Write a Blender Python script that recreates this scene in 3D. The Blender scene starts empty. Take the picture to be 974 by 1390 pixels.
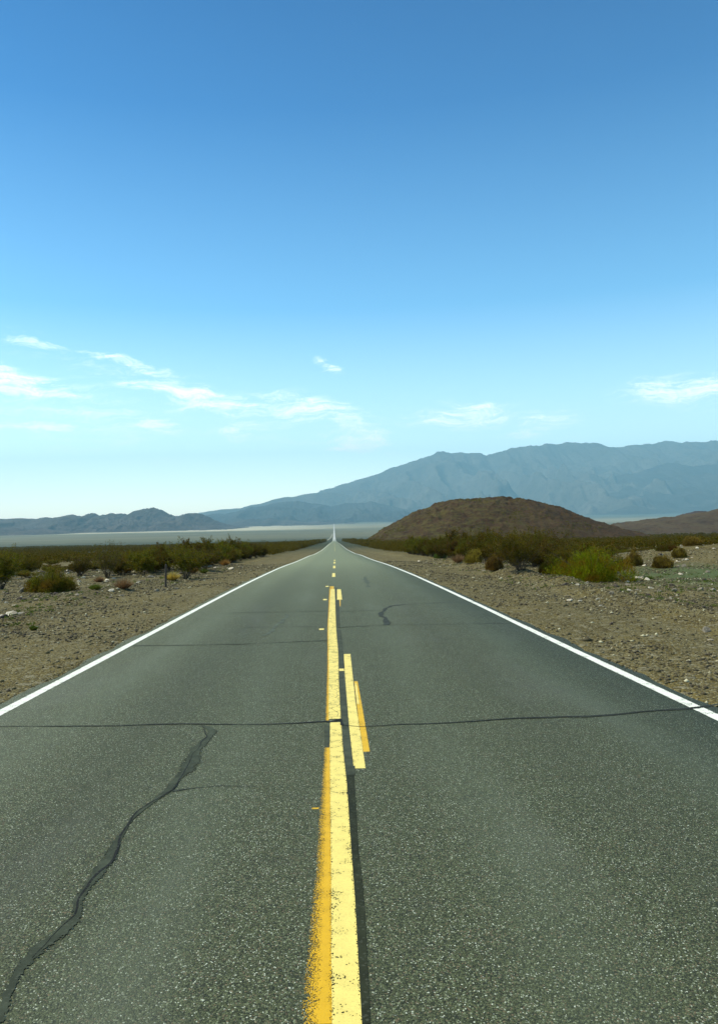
import bpy, math, random
import numpy as np
from mathutils import Vector

random.seed(7)
rng = np.random.default_rng(7)
S = bpy.context.scene
COL = S.collection
R = math.radians

# ------------------------------------------------------------------ camera
F = 1050.0                       # focal length in photo pixels (photo 974 x 1390)
VX, VY = 453.0, 705.0            # where the level forward direction lands
ROLL = R(1.25)
HC = 1.82                        # eye height above the road
cam = bpy.data.cameras.new('camera')
camo = bpy.data.objects.new('camera', cam); COL.objects.link(camo)
cam.sensor_fit = 'VERTICAL'; cam.sensor_height = 36.0
cam.lens = F / 1390 * 36
cam.shift_x = (487 - VX) / 1390
cam.shift_y = (VY - 695) / 1390
cam.clip_start = 0.1; cam.clip_end = 120000
camo.location = (0, 0, HC); camo.rotation_euler = (R(90), ROLL, 0)
S.camera = camo

# ------------------------------------------------------------------ light, sky, exposure
SUN_EL, SUN_AZ = R(55), R(-80)   # azimuth measured from straight ahead (+Y), negative = left
S.view_settings.view_transform = 'Standard'
S.view_settings.look = 'None'; S.view_settings.exposure = 0.6; S.view_settings.gamma = 1
S.view_settings.use_curve_mapping = False
S.render.engine = 'CYCLES'
S.cycles.max_bounces = 5; S.cycles.diffuse_bounces = 2; S.cycles.glossy_bounces = 2
S.cycles.transparent_max_bounces = 8; S.cycles.volume_bounces = 0
S.cycles.use_denoising = True
S.cycles.sample_clamp_indirect = 4
S.cycles.caustics_reflective = False; S.cycles.caustics_refractive = False
sd = bpy.data.lights.new('sun', 'SUN'); sd.energy = 4.2; sd.angle = R(0.53); sd.color = (1.0, 0.95, 0.78)
so = bpy.data.objects.new('sun', sd); COL.objects.link(so)
sdir = Vector((math.sin(SUN_AZ) * math.cos(SUN_EL), math.cos(SUN_AZ) * math.cos(SUN_EL), math.sin(SUN_EL)))
so.rotation_euler = sdir.to_track_quat('Z', 'Y').to_euler(); so.location = (0, 0, 50)

def pix(px, py):
    """photo pixel -> level ray slopes (right/forward, down/forward)"""
    u, v = px - VX, py - VY
    return ((u * math.cos(ROLL) - v * math.sin(ROLL)) / F, (u * math.sin(ROLL) + v * math.cos(ROLL)) / F)

class NT:
    def __init__(s, tree): s.t = tree; tree.nodes.clear()
    def n(s, typ, **kw):
        nd = s.t.nodes.new(typ)
        for k, v in kw.items():
            if k.startswith('i_'):
                key = k[2:]
                key = int(key) if key.isdigit() else key.replace('_', ' ')
                inp = nd.inputs[key]
                if isinstance(v, bpy.types.NodeSocket): s.t.links.new(v, inp)
                else: inp.default_value = v
            else: setattr(nd, k, v)
        return nd
    def math(s, op, a, b=None, clamp=False):
        nd = s.t.nodes.new('ShaderNodeMath'); nd.operation = op; nd.use_clamp = clamp
        for i, v in enumerate((a, b)):
            if v is None: continue
            if isinstance(v, bpy.types.NodeSocket): s.t.links.new(v, nd.inputs[i])
            else: nd.inputs[i].default_value = v
        return nd.outputs[0]
    def ramp(s, val, lo, hi, a=0.0, b=1.0, smooth=True):
        nd = s.t.nodes.new('ShaderNodeMapRange'); nd.interpolation_type = 'SMOOTHSTEP' if smooth else 'LINEAR'
        s.t.links.new(val, nd.inputs[0])
        for i, v in enumerate((lo, hi, a, b)): nd.inputs[i + 1].default_value = v
        return nd.outputs[0]
    def mix(s, fac, a, b, mode='MIX'):
        nd = s.t.nodes.new('ShaderNodeMix'); nd.data_type = 'RGBA'; nd.blend_type = mode
        for i, v in ((0, fac), (6, a), (7, b)):
            if isinstance(v, bpy.types.NodeSocket): s.t.links.new(v, nd.inputs[i])
            elif i == 0: nd.inputs[0].default_value = v
            else: nd.inputs[i].default_value = (*v, 1) if len(v) == 3 else v
        return nd.outputs[2]
    def noise(s, vec, scale, detail=3, rough=0.55, dist=0.0):
        nd = s.t.nodes.new('ShaderNodeTexNoise')
        s.t.links.new(vec, nd.inputs['Vector']); nd.inputs['Scale'].default_value = scale
        nd.inputs['Detail'].default_value = detail; nd.inputs['Roughness'].default_value = rough
        nd.inputs['Distortion'].default_value = dist
        return nd.outputs['Fac']
    def mapping(s, vec, loc=(0, 0, 0), rot=(0, 0, 0), scale=(1, 1, 1), typ='POINT'):
        nd = s.t.nodes.new('ShaderNodeMapping'); nd.vector_type = typ
        s.t.links.new(vec, nd.inputs[0])
        nd.inputs[1].default_value = loc; nd.inputs[2].default_value = rot; nd.inputs[3].default_value = scale
        return nd.outputs[0]
    def link(s, a, b): s.t.links.new(a, b)

W = bpy.data.worlds.new('World'); S.world = W; W.use_nodes = True
w = NT(W.node_tree)
sky = w.n('ShaderNodeTexSky', sky_type='NISHITA', sun_disc=False, sun_elevation=SUN_EL,
          sun_rotation=SUN_AZ, altitude=600, air_density=1.0, dust_density=1.0, ozone_density=2.2)
tc = w.n('ShaderNodeTexCoord')
sep = w.n('ShaderNodeSeparateXYZ', i_0=tc.outputs['Generated'])
az = w.math('ARCTAN2', sep.outputs[0], sep.outputs[1])
el = w.math('ARCSINE', sep.outputs[2])
ae = w.n('ShaderNodeCombineXYZ', i_0=az, i_1=el).outputs[0]
# high thin cirrus: direction-space wisps (photo x, y of each end, thickness in px, strength)
WISPS = [((12, 474), (98, 490), 7, .55), ((115, 490), (236, 516), 6, .95), ((-120, 516), (125, 550), 15, 1.1),
         ((140, 524), (200, 534), 6, .6), ((180, 528), (350, 556), 12, 1.2), ((-20, 587), (135, 579), 7, .9),
         ((175, 574), (245, 588), 9, 1.0), ((345, 545), (480, 565), 13, 1.25), ((445, 555), (497, 596), 11, .95),
         ((440, 606), (530, 594), 10, 1.1), ((575, 568), (685, 562), 13, 1.1), ((640, 552), (684, 572), 10, .9),
         ((695, 592), (785, 566), 11, .85), ((855, 543), (1100, 556), 15, 1.25), ((428, 490), (454, 502), 8, 1.0),
         ((300, 582), (350, 588), 8, .9), ((90, 556), (170, 572), 9, .3), ((1150, 500), (1500, 540), 16, 1.0),
         ((-700, 480), (-300, 520), 18, 1.0), ((200, 556), (330, 566), 9, .3), ((530, 570), (570, 560), 7, .3)]
WISPS += [((-60, 560), (260, 596), 34, .42), ((230, 548), (420, 580), 26, .40), ((380, 560), (540, 610), 22, .42), ((560, 560), (800, 592), 26, .26), ((60, 496), (260, 536), 16, .28)]
tot = None
warp = w.n('ShaderNodeTexNoise', i_Vector=w.mapping(ae, scale=(14, 30, 1)), i_Scale=1.0, i_Detail=3.0)
wv = w.n('ShaderNodeVectorMath', operation='SUBTRACT', i_0=warp.outputs['Color'], i_1=(.5, .5, .5)).outputs[0]
wv = w.n('ShaderNodeVectorMath', operation='MULTIPLY', i_0=wv, i_1=(.09, .030, 0)).outputs[0]
aew = w.n('ShaderNodeVectorMath', operation='ADD', i_0=ae, i_1=wv).outputs[0]
for (a, b, th, st) in WISPS:
    pa, pb = pix(*a), pix(*b)
    A = [math.atan(pa[0]), -math.atan(pa[1])]; B = [math.atan(pb[0]), -math.atan(pb[1])]
    cx, cy = (A[0] + B[0]) / 2, (A[1] + B[1]) / 2
    L = math.hypot(B[0] - A[0], B[1] - A[1]) / 2 * 1.45
    rot = math.atan2(B[1] - A[1], B[0] - A[0])
    m = w.mapping(aew, loc=(cx, cy, 0), rot=(0, 0, rot), scale=(L, th / F * 1.7, 1), typ='TEXTURE')
    ln = w.n('ShaderNodeVectorMath', operation='LENGTH', i_0=m).outputs['Value']
    v = w.ramp(ln, 1.25, 0.0, 0.0, st)
    tot = v if tot is None else w.math('MAXIMUM', tot, v)
streak = w.noise(w.mapping(aew, rot=(0, 0, R(10)), scale=(13, 110, 1)), 1.0, 8, .68)
fine = w.noise(w.mapping(aew, rot=(0, 0, R(-35)), scale=(140, 260, 1)), 1.0, 4, .6)
tex = w.math('ADD', w.math('MULTIPLY', streak, .74), w.math('MULTIPLY', fine, .26))
cl = w.math('MULTIPLY', w.ramp(w.math('ADD', w.math('MULTIPLY', tot, .60), w.math('MULTIPLY', w.math('SUBTRACT', tex, .5), 4.2)), -.05, 1.35), w.math('MINIMUM', w.math('MULTIPLY', tot, 1.6), 1.0))
cl = w.math('MULTIPLY', cl, 1.35, clamp=True)
deep = w.n('ShaderNodeValToRGB', i_Fac=w.ramp(el, 0.0, R(40), 0, 1, smooth=False)); ce = deep.color_ramp.elements
ce[0].position = 0; ce[0].color = (2.5, 2.45, 2.35, 1); ce[1].position = 1; ce[1].color = (.028, .27, .50, 1)
for p_, c_ in ((.17, (1.6, 1.65, 1.42)), (.38, (.52, .96, 1.06)), (.7, (.12, .47, .72))): q_ = ce.new(p_); q_.color = (*c_, 1)
tint = w.mix(1.0, sky.outputs[0], deep.outputs[0], 'MULTIPLY')
cloudcol = w.mix(1.0, sky.outputs[0], (9.0, 9.4, 9.2), 'LIGHTEN')
skyc = w.mix(w.math('MULTIPLY', cl, .9), tint, cloudcol)
bg = w.n('ShaderNodeBackground', i_Color=skyc, i_Strength=0.15)
wo = w.n('ShaderNodeOutputWorld'); w.link(bg.outputs[0], wo.inputs[0])

# ------------------------------------------------------------------ helpers
def mat(name):
    m = bpy.data.materials.new(name); m.use_nodes = True
    t = NT(m.node_tree); out = t.n('ShaderNodeOutputMaterial')
    return m, t, out

def link(o, parent=None):
    COL.objects.link(o); o.parent = parent; return o

def mesh_obj(name, V, Fc, m=None, parent=None, smooth=False):
    me = bpy.data.meshes.new(name)
    V = np.asarray(V, dtype=np.float32)
    if isinstance(Fc, np.ndarray):
        k = Fc.shape[1]; nf = len(Fc)
        me.vertices.add(len(V)); me.vertices.foreach_set('co', V.ravel())
        me.loops.add(nf * k); me.loops.foreach_set('vertex_index', Fc.astype(np.int32).ravel())
        me.polygons.add(nf); me.polygons.foreach_set('loop_start', np.arange(0, nf * k, k, dtype=np.int32))
        me.polygons.foreach_set('loop_total', np.full(nf, k, dtype=np.int32))
        me.update(calc_edges=True)
    else:
        me.from_pydata([tuple(map(float, v)) for v in V], [], [tuple(map(int, f)) for f in Fc])
    if smooth: me.polygons.foreach_set('use_smooth', np.ones(len(me.polygons), dtype=bool))
    me.validate()
    if m: me.materials.append(m)
    return link(bpy.data.objects.new(name, me), parent)

def tag(o, label=None, cat=None, group=None, kind=None):
    if label: o['label'] = label
    if cat: o['category'] = cat
    if group: o['group'] = group
    if kind: o['kind'] = kind
    return o

def hash2(i, j, seed):
    n = (i.astype(np.int64) * 374761393 + j.astype(np.int64) * 668265263 + seed * 974634777) & 0x7fffffff
    n = ((n ^ (n >> 13)) * 1274126177) & 0x7fffffff
    n = ((n ^ (n >> 16)) * 668265263) & 0x7fffffff
    return (n % 100003) / 100003.0
def vnoise(x, y, seed=0):
    x = np.asarray(x, float); y = np.asarray(y, float)
    xi, yi = np.floor(x), np.floor(y); fx, fy = x - xi, y - yi
    fx = fx * fx * (3 - 2 * fx); fy = fy * fy * (3 - 2 * fy)
    a, b = hash2(xi, yi, seed), hash2(xi + 1, yi, seed); c, d = hash2(xi, yi + 1, seed), hash2(xi + 1, yi + 1, seed)
    return (a * (1 - fx) + b * fx) * (1 - fy) + (c * (1 - fx) + d * fx) * fy
def fbm(x, y, oct=4, seed=0, gain=.5):
    s, a, t = 0, 1, 0
    for k in range(oct):
        s = s + a * vnoise(x * 2 ** k + 17.3 * k, y * 2 ** k - 9.1 * k, seed + k); t += a; a *= gain
    return s / t
def ridged(x, y, oct=4, seed=0):
    s, a, t = 0, 1, 0
    for k in range(oct):
        s = s + a * (1 - np.abs(2 * vnoise(x * 2 ** k + 5.7 * k, y * 2 ** k, seed + k) - 1)); t += a; a *= .5
    return s / t
def sstep(a, b, x):
    t = np.clip((np.asarray(x, float) - a) / (b - a), 0, 1); return t * t * (3 - 2 * t)

def pchip(xs, ys):
    xs, ys = np.array(xs, float), np.array(ys, float)
    h = np.diff(xs); d = np.diff(ys) / h; m = np.zeros(len(xs))
    m[1:-1] = np.where(d[:-1] * d[1:] > 0, 2 * d[:-1] * d[1:] / np.where(d[:-1] + d[1:] == 0, 1, d[:-1] + d[1:]), 0)
    m[0], m[-1] = d[0], d[-1]
    def f(x):
        x = np.asarray(x, float); i = np.clip(np.searchsorted(xs, x) - 1, 0, len(h) - 1)
        t = (x - xs[i]) / h[i]
        return ((2 * t**3 - 3 * t**2 + 1) * ys[i] + (t**3 - 2 * t**2 + t) * h[i] * m[i] +
                (-2 * t**3 + 3 * t**2) * ys[i + 1] + (t**3 - t**2) * h[i] * m[i + 1])
    return f
# long profile of the road: distance ahead -> metres below the eye
DROP = pchip([-4000, -60, 0, 15, 28, 50, 75, 114, 141, 182, 207, 368, 600, 1160, 2000, 3000, 4500, 9000, 11000, 14000, 18000, 40000],
             [-60, .45, 1.82, 2.163, 2.46, 3.1, 4.0, 5.28, 6.28, 7.55, 8.35, 12.6, 18.6, 33.5, 52, 65, 70, 72, 58, 20, -20, -60])
def prof(Y): return HC - DROP(Y)
ROWS = np.concatenate([-np.geomspace(3000, 3, 24), np.arange(-2, 60, .2), np.geomspace(60, 27000, 540)])
ROWZ = prof(ROWS)
def zroad(Y): return np.interp(Y, ROWS, ROWZ)
_YS = np.concatenate([np.arange(1, 200, .02), np.geomspace(200, 14000, 3000)])
_VS = DROP(_YS) / _YS
def road_pt(px, py):
    a, e = pix(px, py)
    i = np.argmax(_VS < e)
    Y = _YS[i - 1] + (_YS[i] - _YS[i - 1]) * (_VS[i - 1] - e) / (_VS[i - 1] - _VS[i] + 1e-12)
    return a * Y, Y

def lat(X, Y):
    X = np.asarray(X, float); Y = np.asarray(Y, float); A = np.abs(X)
    z = np.where(A < 3.72, -.10, -.10 + .092 * sstep(3.72, 3.95, A))
    out = sstep(4.4, 9.5, A)
    z = z - .12 * sstep(4.6, 8.0, A) + .06 * out
    z = z + out * (.16 * (fbm(X / 2.6, Y / 4.5, 3, 3) - .5) + .5 * (fbm(X / 14, Y / 19, 3, 9) - .5) * sstep(6, 20, A))
    z = z + .07 * (fbm(X / .6, Y / .8, 3, 21) - .5) * sstep(4.3, 5.5, A) * (Y < 90)
    z = z + .035 * (vnoise(X / .38 + .4 * fbm(Y / 14, Y * 0, 2, 3), Y / 30, 64) - .5) * sstep(4.4, 5.2, A) * (1 - sstep(7.5, 9.0, A)) * (Y < 120)
    # grader windrow of dirt along both verges
    z = z + .13 * np.exp(-((X + 8.2 + 1.2 * (fbm(Y / 9, Y * 0 + 2, 2, 5) - .5)) / .55) ** 2) * (.4 + vnoise(Y / 1.7, Y * 0, 8)) * sstep(8, 14, Y)
    z = z + .26 * np.exp(-((X - 8.0 - 1.6 * (fbm(Y / 8, Y * 0 + 7, 2, 6) - .5)) / .7) ** 2) * (.3 + vnoise(Y / 1.5, Y * 0, 18)) * sstep(8, 14, Y)
    # bulldozed bank on the right
    z = z + .75 * np.exp(-((X - 23) / 4.2) ** 2 - ((Y - 51) / 6) ** 2) * (.8 + .5 * fbm(X / 1.6, Y / 1.6, 3, 31))
    z = z + .4 * np.exp(-((X - 27) / 3.5) ** 2 - ((Y - 47) / 4) ** 2) * (.8 + .5 * fbm(X / 1.6, Y / 1.6, 3, 33))
    z = z + .25 * sstep(14, 34, X) * sstep(10, 40, Y) * (1 - sstep(120, 300, Y))
    big = sstep(60, 400, A) * sstep(150, 500, Y)
    z = z + 5 * (fbm(X / 160, Y / 220, 4, 41) - .5) * big * (1 - sstep(1500, 3500, Y))
    z = z + .9 * (fbm(X / 45, Y / 60, 3, 47) - .5) * sstep(16, 60, A) * sstep(50, 120, Y) * (1 - sstep(1500, 3500, Y))
    return z
def zg(X, Y): return np.interp(Y, ROWS, ROWZ) + lat(X, Y)
def ground_pt(px, py):
    """photo pixel of a thing's foot -> (X, Y, z) where it stands on the ground"""
    a, e = pix(px, py)
    Ys = np.concatenate([np.arange(6, 120, .05), np.arange(120, 900, .5)])
    below = zg(a * Ys, Ys) > HC - e * Ys
    i = int(np.argmax(below)) if below.any() else len(Ys) - 1
    return a * Ys[i], Ys[i], float(zg(a * Ys[i], Ys[i]))

# ------------------------------------------------------------------ materials: ground, road, hills
def m_ground():
    m, t, out = mat('desert_gravel')
    g = t.n('ShaderNodeNewGeometry'); P = g.outputs['Position']
    sp = t.n('ShaderNodeSeparateXYZ', i_0=P); X, Y = sp.outputs[0], sp.outputs[1]
    # near: grit and pebbles
    vor = t.n('ShaderNodeTexVoronoi', i_Vector=P, i_Scale=38.0); vc = t.n('ShaderNodeSeparateColor', i_0=vor.outputs['Color'])
    vor2 = t.n('ShaderNodeTexVoronoi', i_Vector=P, i_Scale=9.0); vc2 = t.n('ShaderNodeSeparateColor', i_0=vor2.outputs['Color'])
    n1 = t.noise(P, .55, 5, .6); n2 = t.noise(P, 7, 4, .65)
    streak = t.noise(t.mapping(P, scale=(2.2, .12, 1)), 1.0, 4, .6)
    c = t.mix(t.ramp(n1, .35, .65), (.085, .064, .016), (.138, .106, .029))
    c = t.mix(t.ramp(streak, .4, .68), c, (.138, .112, .040))
    c = t.mix(t.ramp(n2, .55, .75, 0, .6), c, (.050, .040, .020))
    c = t.mix(t.ramp(vc.outputs[0], .1, .42, .8, 0), c, (.040, .031, .015))
    c = t.mix(t.ramp(vc.outputs[1], .76, .94, 0, .85), c, (.24, .22, .13))
    c = t.mix(t.ramp(vc2.outputs[0], .90, .97, 0, .6), c, (.22, .20, .13))
    gr = t.ramp(t.noise(P, .23, 3, .6), .54, .68, 0, .42)      # thin green annual growth
    off = t.ramp(t.math('ABSOLUTE', X), 6, 11)
    c = t.mix(t.math('MULTIPLY', gr, off), c, (.070, .090, .028))
    patch = t.n('ShaderNodeVectorMath', operation='LENGTH', i_0=t.mapping(P, loc=(16, 31, 0), scale=(6, 10, 1000), typ='TEXTURE')).outputs['Value']
    c = t.mix(t.ramp(t.math('ADD', patch, t.math('MULTIPLY', n2, .8)), 1.6, .8, 0, .8), c, (.072, .105, .036))
    # dark green-brown plain with scattered scrub farther out
    mid = t.ramp(Y, 70, 380)
    sc = t.noise(t.mapping(P, scale=(.03, .012, 1)), 1.0, 5, .7)
    cm = t.mix(t.ramp(sc, .4, .62), (.026, .036, .018), (.052, .058, .030))
    c = t.mix(mid, c, cm)
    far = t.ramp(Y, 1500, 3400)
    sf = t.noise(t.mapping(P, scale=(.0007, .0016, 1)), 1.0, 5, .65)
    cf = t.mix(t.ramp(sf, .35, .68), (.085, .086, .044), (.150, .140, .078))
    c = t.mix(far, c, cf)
    # pale playa
    pw = t.noise(t.mapping(P, scale=(.0003, .0009, 1)), 1.0, 4, .6)
    yy = t.math('ADD', Y, t.math('MULTIPLY', t.math('SUBTRACT', pw, .5), 2600))
    pl = t.math('MULTIPLY', t.ramp(yy, 5300, 6300), t.ramp(yy, 11500, 9200))
    leftp = t.ramp(X, 400, -900, .28, 1.0)
    c = t.mix(t.math('MULTIPLY', pl, leftp), c, (.42, .38, .25))
    fanr = t.ramp(Y, 9500, 12500)
    c = t.mix(fanr, c, (.09, .105, .075))
    bs = t.n('ShaderNodeBsdfPrincipled', i_Base_Color=c, i_Roughness=.95)
    bs.inputs['Specular IOR Level'].default_value = .15
    h = t.math('ADD', t.math('MULTIPLY', vor.outputs['Distance'], -.35), t.math('MULTIPLY', n2, .9))
    h = t.math('ADD', h, t.math('MULTIPLY', vor2.outputs['Distance'], -.5))
    bp = t.n('ShaderNodeBump', i_Height=h, i_Strength=.95, i_Distance=.07)
    t.link(bp.outputs[0], bs.inputs['Normal']); t.link(bs.outputs[0], out.inputs[0]); return m

def m_asphalt():
    m, t, out = mat('chip_seal_asphalt')
    g = t.n('ShaderNodeNewGeometry'); P = g.outputs['Position']
    sp = t.n('ShaderNodeSeparateXYZ', i_0=P); X, Y = sp.outputs[0], sp.outputs[1]
    vor = t.n('ShaderNodeTexVoronoi', i_Vector=P, i_Scale=138.0); vc = t.n('ShaderNodeSeparateColor', i_0=vor.outputs['Color'])
    vor2 = t.n('ShaderNodeTexVoronoi', i_Vector=P, i_Scale=170.0); vd = t.n('ShaderNodeSeparateColor', i_0=vor2.outputs['Color'])
    nb = t.noise(t.mapping(P, scale=(.9, .16, 1)), 1.0, 4, .6)
    ns = t.noise(P, 3.0, 4, .6)
    c = t.mix(vc.outputs[0], (.015, .019, .008), (.090, .105, .046))
    c = t.mix(t.ramp(vc.outputs[1], .86, .98, 0, .85), c, (.20, .23, .135))
    c = t.mix(t.ramp(vc.outputs[2], .90, .98, 0, .9), c, (.15, .115, .065))
    c = t.mix(t.ramp(vd.outputs[0], .955, .985, 0, .9), c, (.50, .54, .42))
    c = t.mix(t.ramp(vor.outputs['Distance'], .5, .8, 0, .75), c, (.012, .014, .010))
    # wheel paths: polished paler bands, oily strip between them
    ax = t.math('ABSOLUTE', X)
    def band(c0, wd):
        return t.ramp(t.math('ABSOLUTE', t.math('SUBTRACT', ax, c0)), wd, 0)
    wp = t.math('MAXIMUM', band(.95, .5), band(2.75, .5))
    c = t.mix(t.math('MULTIPLY', wp, t.ramp(nb, .3, .7, .1, .34)), c, (.100, .120, .076))
    c = t.mix(t.math('MULTIPLY', band(1.85, .5), t.ramp(nb, .3, .65, .05, .30)), c, (.032, .035, .020))
    c = t.mix(t.ramp(ns, .55, .75, 0, .22), c, (.040, .044, .032))
    c = t.mix(t.ramp(nb, .5, .72, 0, .25), c, (.11, .12, .09))
    c = t.mix(t.ramp(Y, 9, 70, 0, .72), c, (.180, .204, .114))      # surface colour turns paler down the grade
    c = t.mix(t.ramp(Y, 900, 2500), c, (.42, .42, .38))  # far stretch: its bright reflection is put into the base colour
    c = t.mix(t.ramp(ax, 3.78, 4.02, 0, .55), c, (.10, .085, .05))
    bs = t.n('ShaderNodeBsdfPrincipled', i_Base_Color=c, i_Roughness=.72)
    bs.inputs['Specular IOR Level'].default_value = .2
    hh = t.math('SUBTRACT', t.math('MULTIPLY', vc.outputs[0], .5), vor.outputs['Distance'])
    bp = t.n('ShaderNodeBump', i_Height=hh, i_Strength=.55, i_Distance=.006)
    t.link(bp.outputs[0], bs.inputs['Normal']); t.link(bs.outputs[0], out.inputs[0]); return m

def m_paint(name, base, worn=.25, edge=None, crack=0.0):
    """road paint: coarse chips of the seal show through where it is worn; edge = side (0/1 in u) that is ragged"""
    m, t, out = mat(name)
    g = t.n('ShaderNodeNewGeometry'); P = g.outputs['Position']; uv = t.n('ShaderNodeUVMap').outputs[0]
    us = t.n('ShaderNodeSeparateXYZ', i_0=uv); u = us.outputs[0]
    vor = t.n('ShaderNodeTexVoronoi', i_Vector=P, i_Scale=150.0 if edge is None else 270.0); vc = t.n('ShaderNodeSeparateColor', i_0=vor.outputs['Color'])
    n = t.noise(P, 9, 4, .6); n2 = t.noise(P, 60, 3, .6)
    c = t.mix(t.ramp(n, .35, .7, 0, .5), base, tuple(x * .78 for x in base))
    c = t.mix(t.ramp(vc.outputs[0], .0, .4, .35, 0), c, tuple(x * .62 for x in base))
    bs = t.n('ShaderNodeBsdfPrincipled', i_Base_Color=c, i_Roughness=.6)
    bs.inputs['Specular IOR Level'].default_value = .3
    hole = t.math('ADD', t.math('MULTIPLY', vc.outputs[1], .8), t.math('MULTIPLY', n2, .25))
    thr = t.ramp(n, .42, .78, .05, worn)
    thr = t.math('ADD', thr, t.ramp(t.math('ABSOLUTE', t.math('SUBTRACT', u, .5)), .36, .5, 0, .28))
    if edge is not None:
        e = t.ramp(u, 0, .7, 1.0, 0, smooth=False)
        thr = t.math('ADD', thr, e)
    lim = t.math('MULTIPLY', thr, .9)
    keep = t.ramp(t.math('SUBTRACT', hole, lim), -.02, .03)
    if crack:
        cr = t.n('ShaderNodeTexVoronoi', feature='DISTANCE_TO_EDGE', i_Vector=t.mapping(P, scale=(8, 6, 1)), i_Scale=1.0).outputs['Distance']
        cw = t.noise(P, 2.2, 3, .6)
        ck = t.ramp(cr, .006, .022)
        keep = t.math('MULTIPLY', keep, t.math('MAXIMUM', ck, t.ramp(cw, .60 - crack, .50 - crack)))
    tr = t.n('ShaderNodeBsdfTransparent')
    mx = t.n('ShaderNodeMixShader', i_0=keep, i_1=tr.outputs[0], i_2=bs.outputs[0])
    t.link(mx.outputs[0], out.inputs[0]); return m

def m_tar(name, base=(.024, .028, .021), rough=.8, ragged=True):
    m, t, out = mat(name)
    g = t.n('ShaderNodeNewGeometry'); P = g.outputs['Position']
    vor = t.n('ShaderNodeTexVoronoi', i_Vector=P, i_Scale=95.0); vc = t.n('ShaderNodeSeparateColor', i_0=vor.outputs['Color'])
    n = t.noise(P, 6, 4, .6)
    c = t.mix(t.ramp(n, .35, .7), base, tuple(x * 1.7 for x in base))
    c = t.mix(t.ramp(vc.outputs[0], .8, 1, 0, .5), c, (.07, .078, .055))
    bs = t.n('ShaderNodeBsdfPrincipled', i_Base_Color=c, i_Roughness=rough)
    bs.inputs['Specular IOR Level'].default_value = .15
    if ragged:
        uv = t.n('ShaderNodeUVMap').outputs[0]; u = t.n('ShaderNodeSeparateXYZ', i_0=uv).outputs[0]
        e = t.ramp(t.math('ABSOLUTE', t.math('SUBTRACT', u, .5)), .12, .5, 0, 1.0, smooth=False)
        keep = t.ramp(t.math('SUBTRACT', t.math('ADD', t.math('MULTIPLY', vc.outputs[1], .5), t.math('MULTIPLY', t.noise(P, 25, 3, .6), .55)), e), -.03, .05)
        tr = t.n('ShaderNodeBsdfTransparent')
        mx = t.n('ShaderNodeMixShader', i_0=keep, i_1=tr.outputs[0], i_2=bs.outputs[0])
        t.link(mx.outputs[0], out.inputs[0])
    else: t.link(bs.outputs[0], out.inputs[0])
    return m

def m_rockhill(name, a, b, c3, scale, bump=1.0, veg=None):
    m, t, out = mat(name)
    P = t.n('ShaderNodeTexCoord').outputs['Object']
    n1 = t.noise(P, scale, 6, .62); n2 = t.noise(P, scale * 9, 4, .7)
    sp = t.n('ShaderNodeTexVoronoi', i_Vector=P, i_Scale=scale * 22); sc = t.n('ShaderNodeSeparateColor', i_0=sp.outputs['Color'])
    c = t.mix(t.ramp(n1, .38, .62), a, b)
    c = t.mix(t.ramp(n2, .5, .72, 0, .6), c, c3)
    c = t.mix(t.ramp(sc.outputs[0], .12, .3, .75, 0), c, tuple(x * .45 for x in a))
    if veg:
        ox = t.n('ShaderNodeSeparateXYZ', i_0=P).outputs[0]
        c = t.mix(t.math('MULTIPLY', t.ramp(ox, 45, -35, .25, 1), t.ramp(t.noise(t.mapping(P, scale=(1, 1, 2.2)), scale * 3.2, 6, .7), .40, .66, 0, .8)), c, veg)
    bs = t.n('ShaderNodeBsdfPrincipled', i_Base_Color=c, i_Roughness=.95)
    bs.inputs['Specular IOR Level'].default_value = .1
    bp = t.n('ShaderNodeBump', i_Height=t.math('ADD', n1, t.math('MULTIPLY', n2, .35)), i_Strength=.8, i_Distance=bump)
    t.link(bp.outputs[0], bs.inputs['Normal']); t.link(bs.outputs[0], out.inputs[0]); return m

# ------------------------------------------------------------------ ground sheet
xs = np.concatenate([[0, 1.5, 3, 3.72, 3.8, 3.86, 3.91, 3.97, 4.05, 4.2, 4.45], np.arange(4.7, 26, .22), np.geomspace(26, 30000, 105)])
xs = np.concatenate([-xs[:0:-1], xs])
GX, GY = np.meshgrid(xs, ROWS)
GZ = zg(GX, GY)
V = np.stack([GX, GY, GZ], -1).reshape(-1, 3)
def gridf(nr, nc):
    i = np.arange(nr - 1)[:, None] * nc + np.arange(nc - 1)[None]
    return np.stack([i, i + 1, i + nc + 1, i + nc], -1).reshape(-1, 4)
tag(mesh_obj('ground', V, gridf(len(ROWS), len(xs)), m_ground(), smooth=True), kind='structure')

# ------------------------------------------------------------------ road
HW = 3.65                         # centre of the white edge lines
rr = ROWS[(ROWS > -300) & (ROWS < 14200)]
jl = 3.84 + .17 * (fbm(rr / .7, rr * 0, 3, 61) - .5); jr = 3.84 + .17 * (fbm(rr / .7, rr * 0 + 9, 3, 62) - .5)
wf = 1 + 0.0 * rr
cols = [-jl * wf - .05, -jl * wf, -2 + 0 * rr, 0 * rr, 2 + 0 * rr, jr * wf, jr * wf + .05]
zz = [-.09, 0, 0, 0, 0, 0, -.09]
V = np.stack([np.stack([c, rr, zroad(rr) + z], -1) for c, z in zip(cols, zz)], 1).reshape(-1, 3)
tag(mesh_obj('road', V, gridf(len(rr), len(cols)), m_asphalt(), smooth=False), kind='structure')

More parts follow.
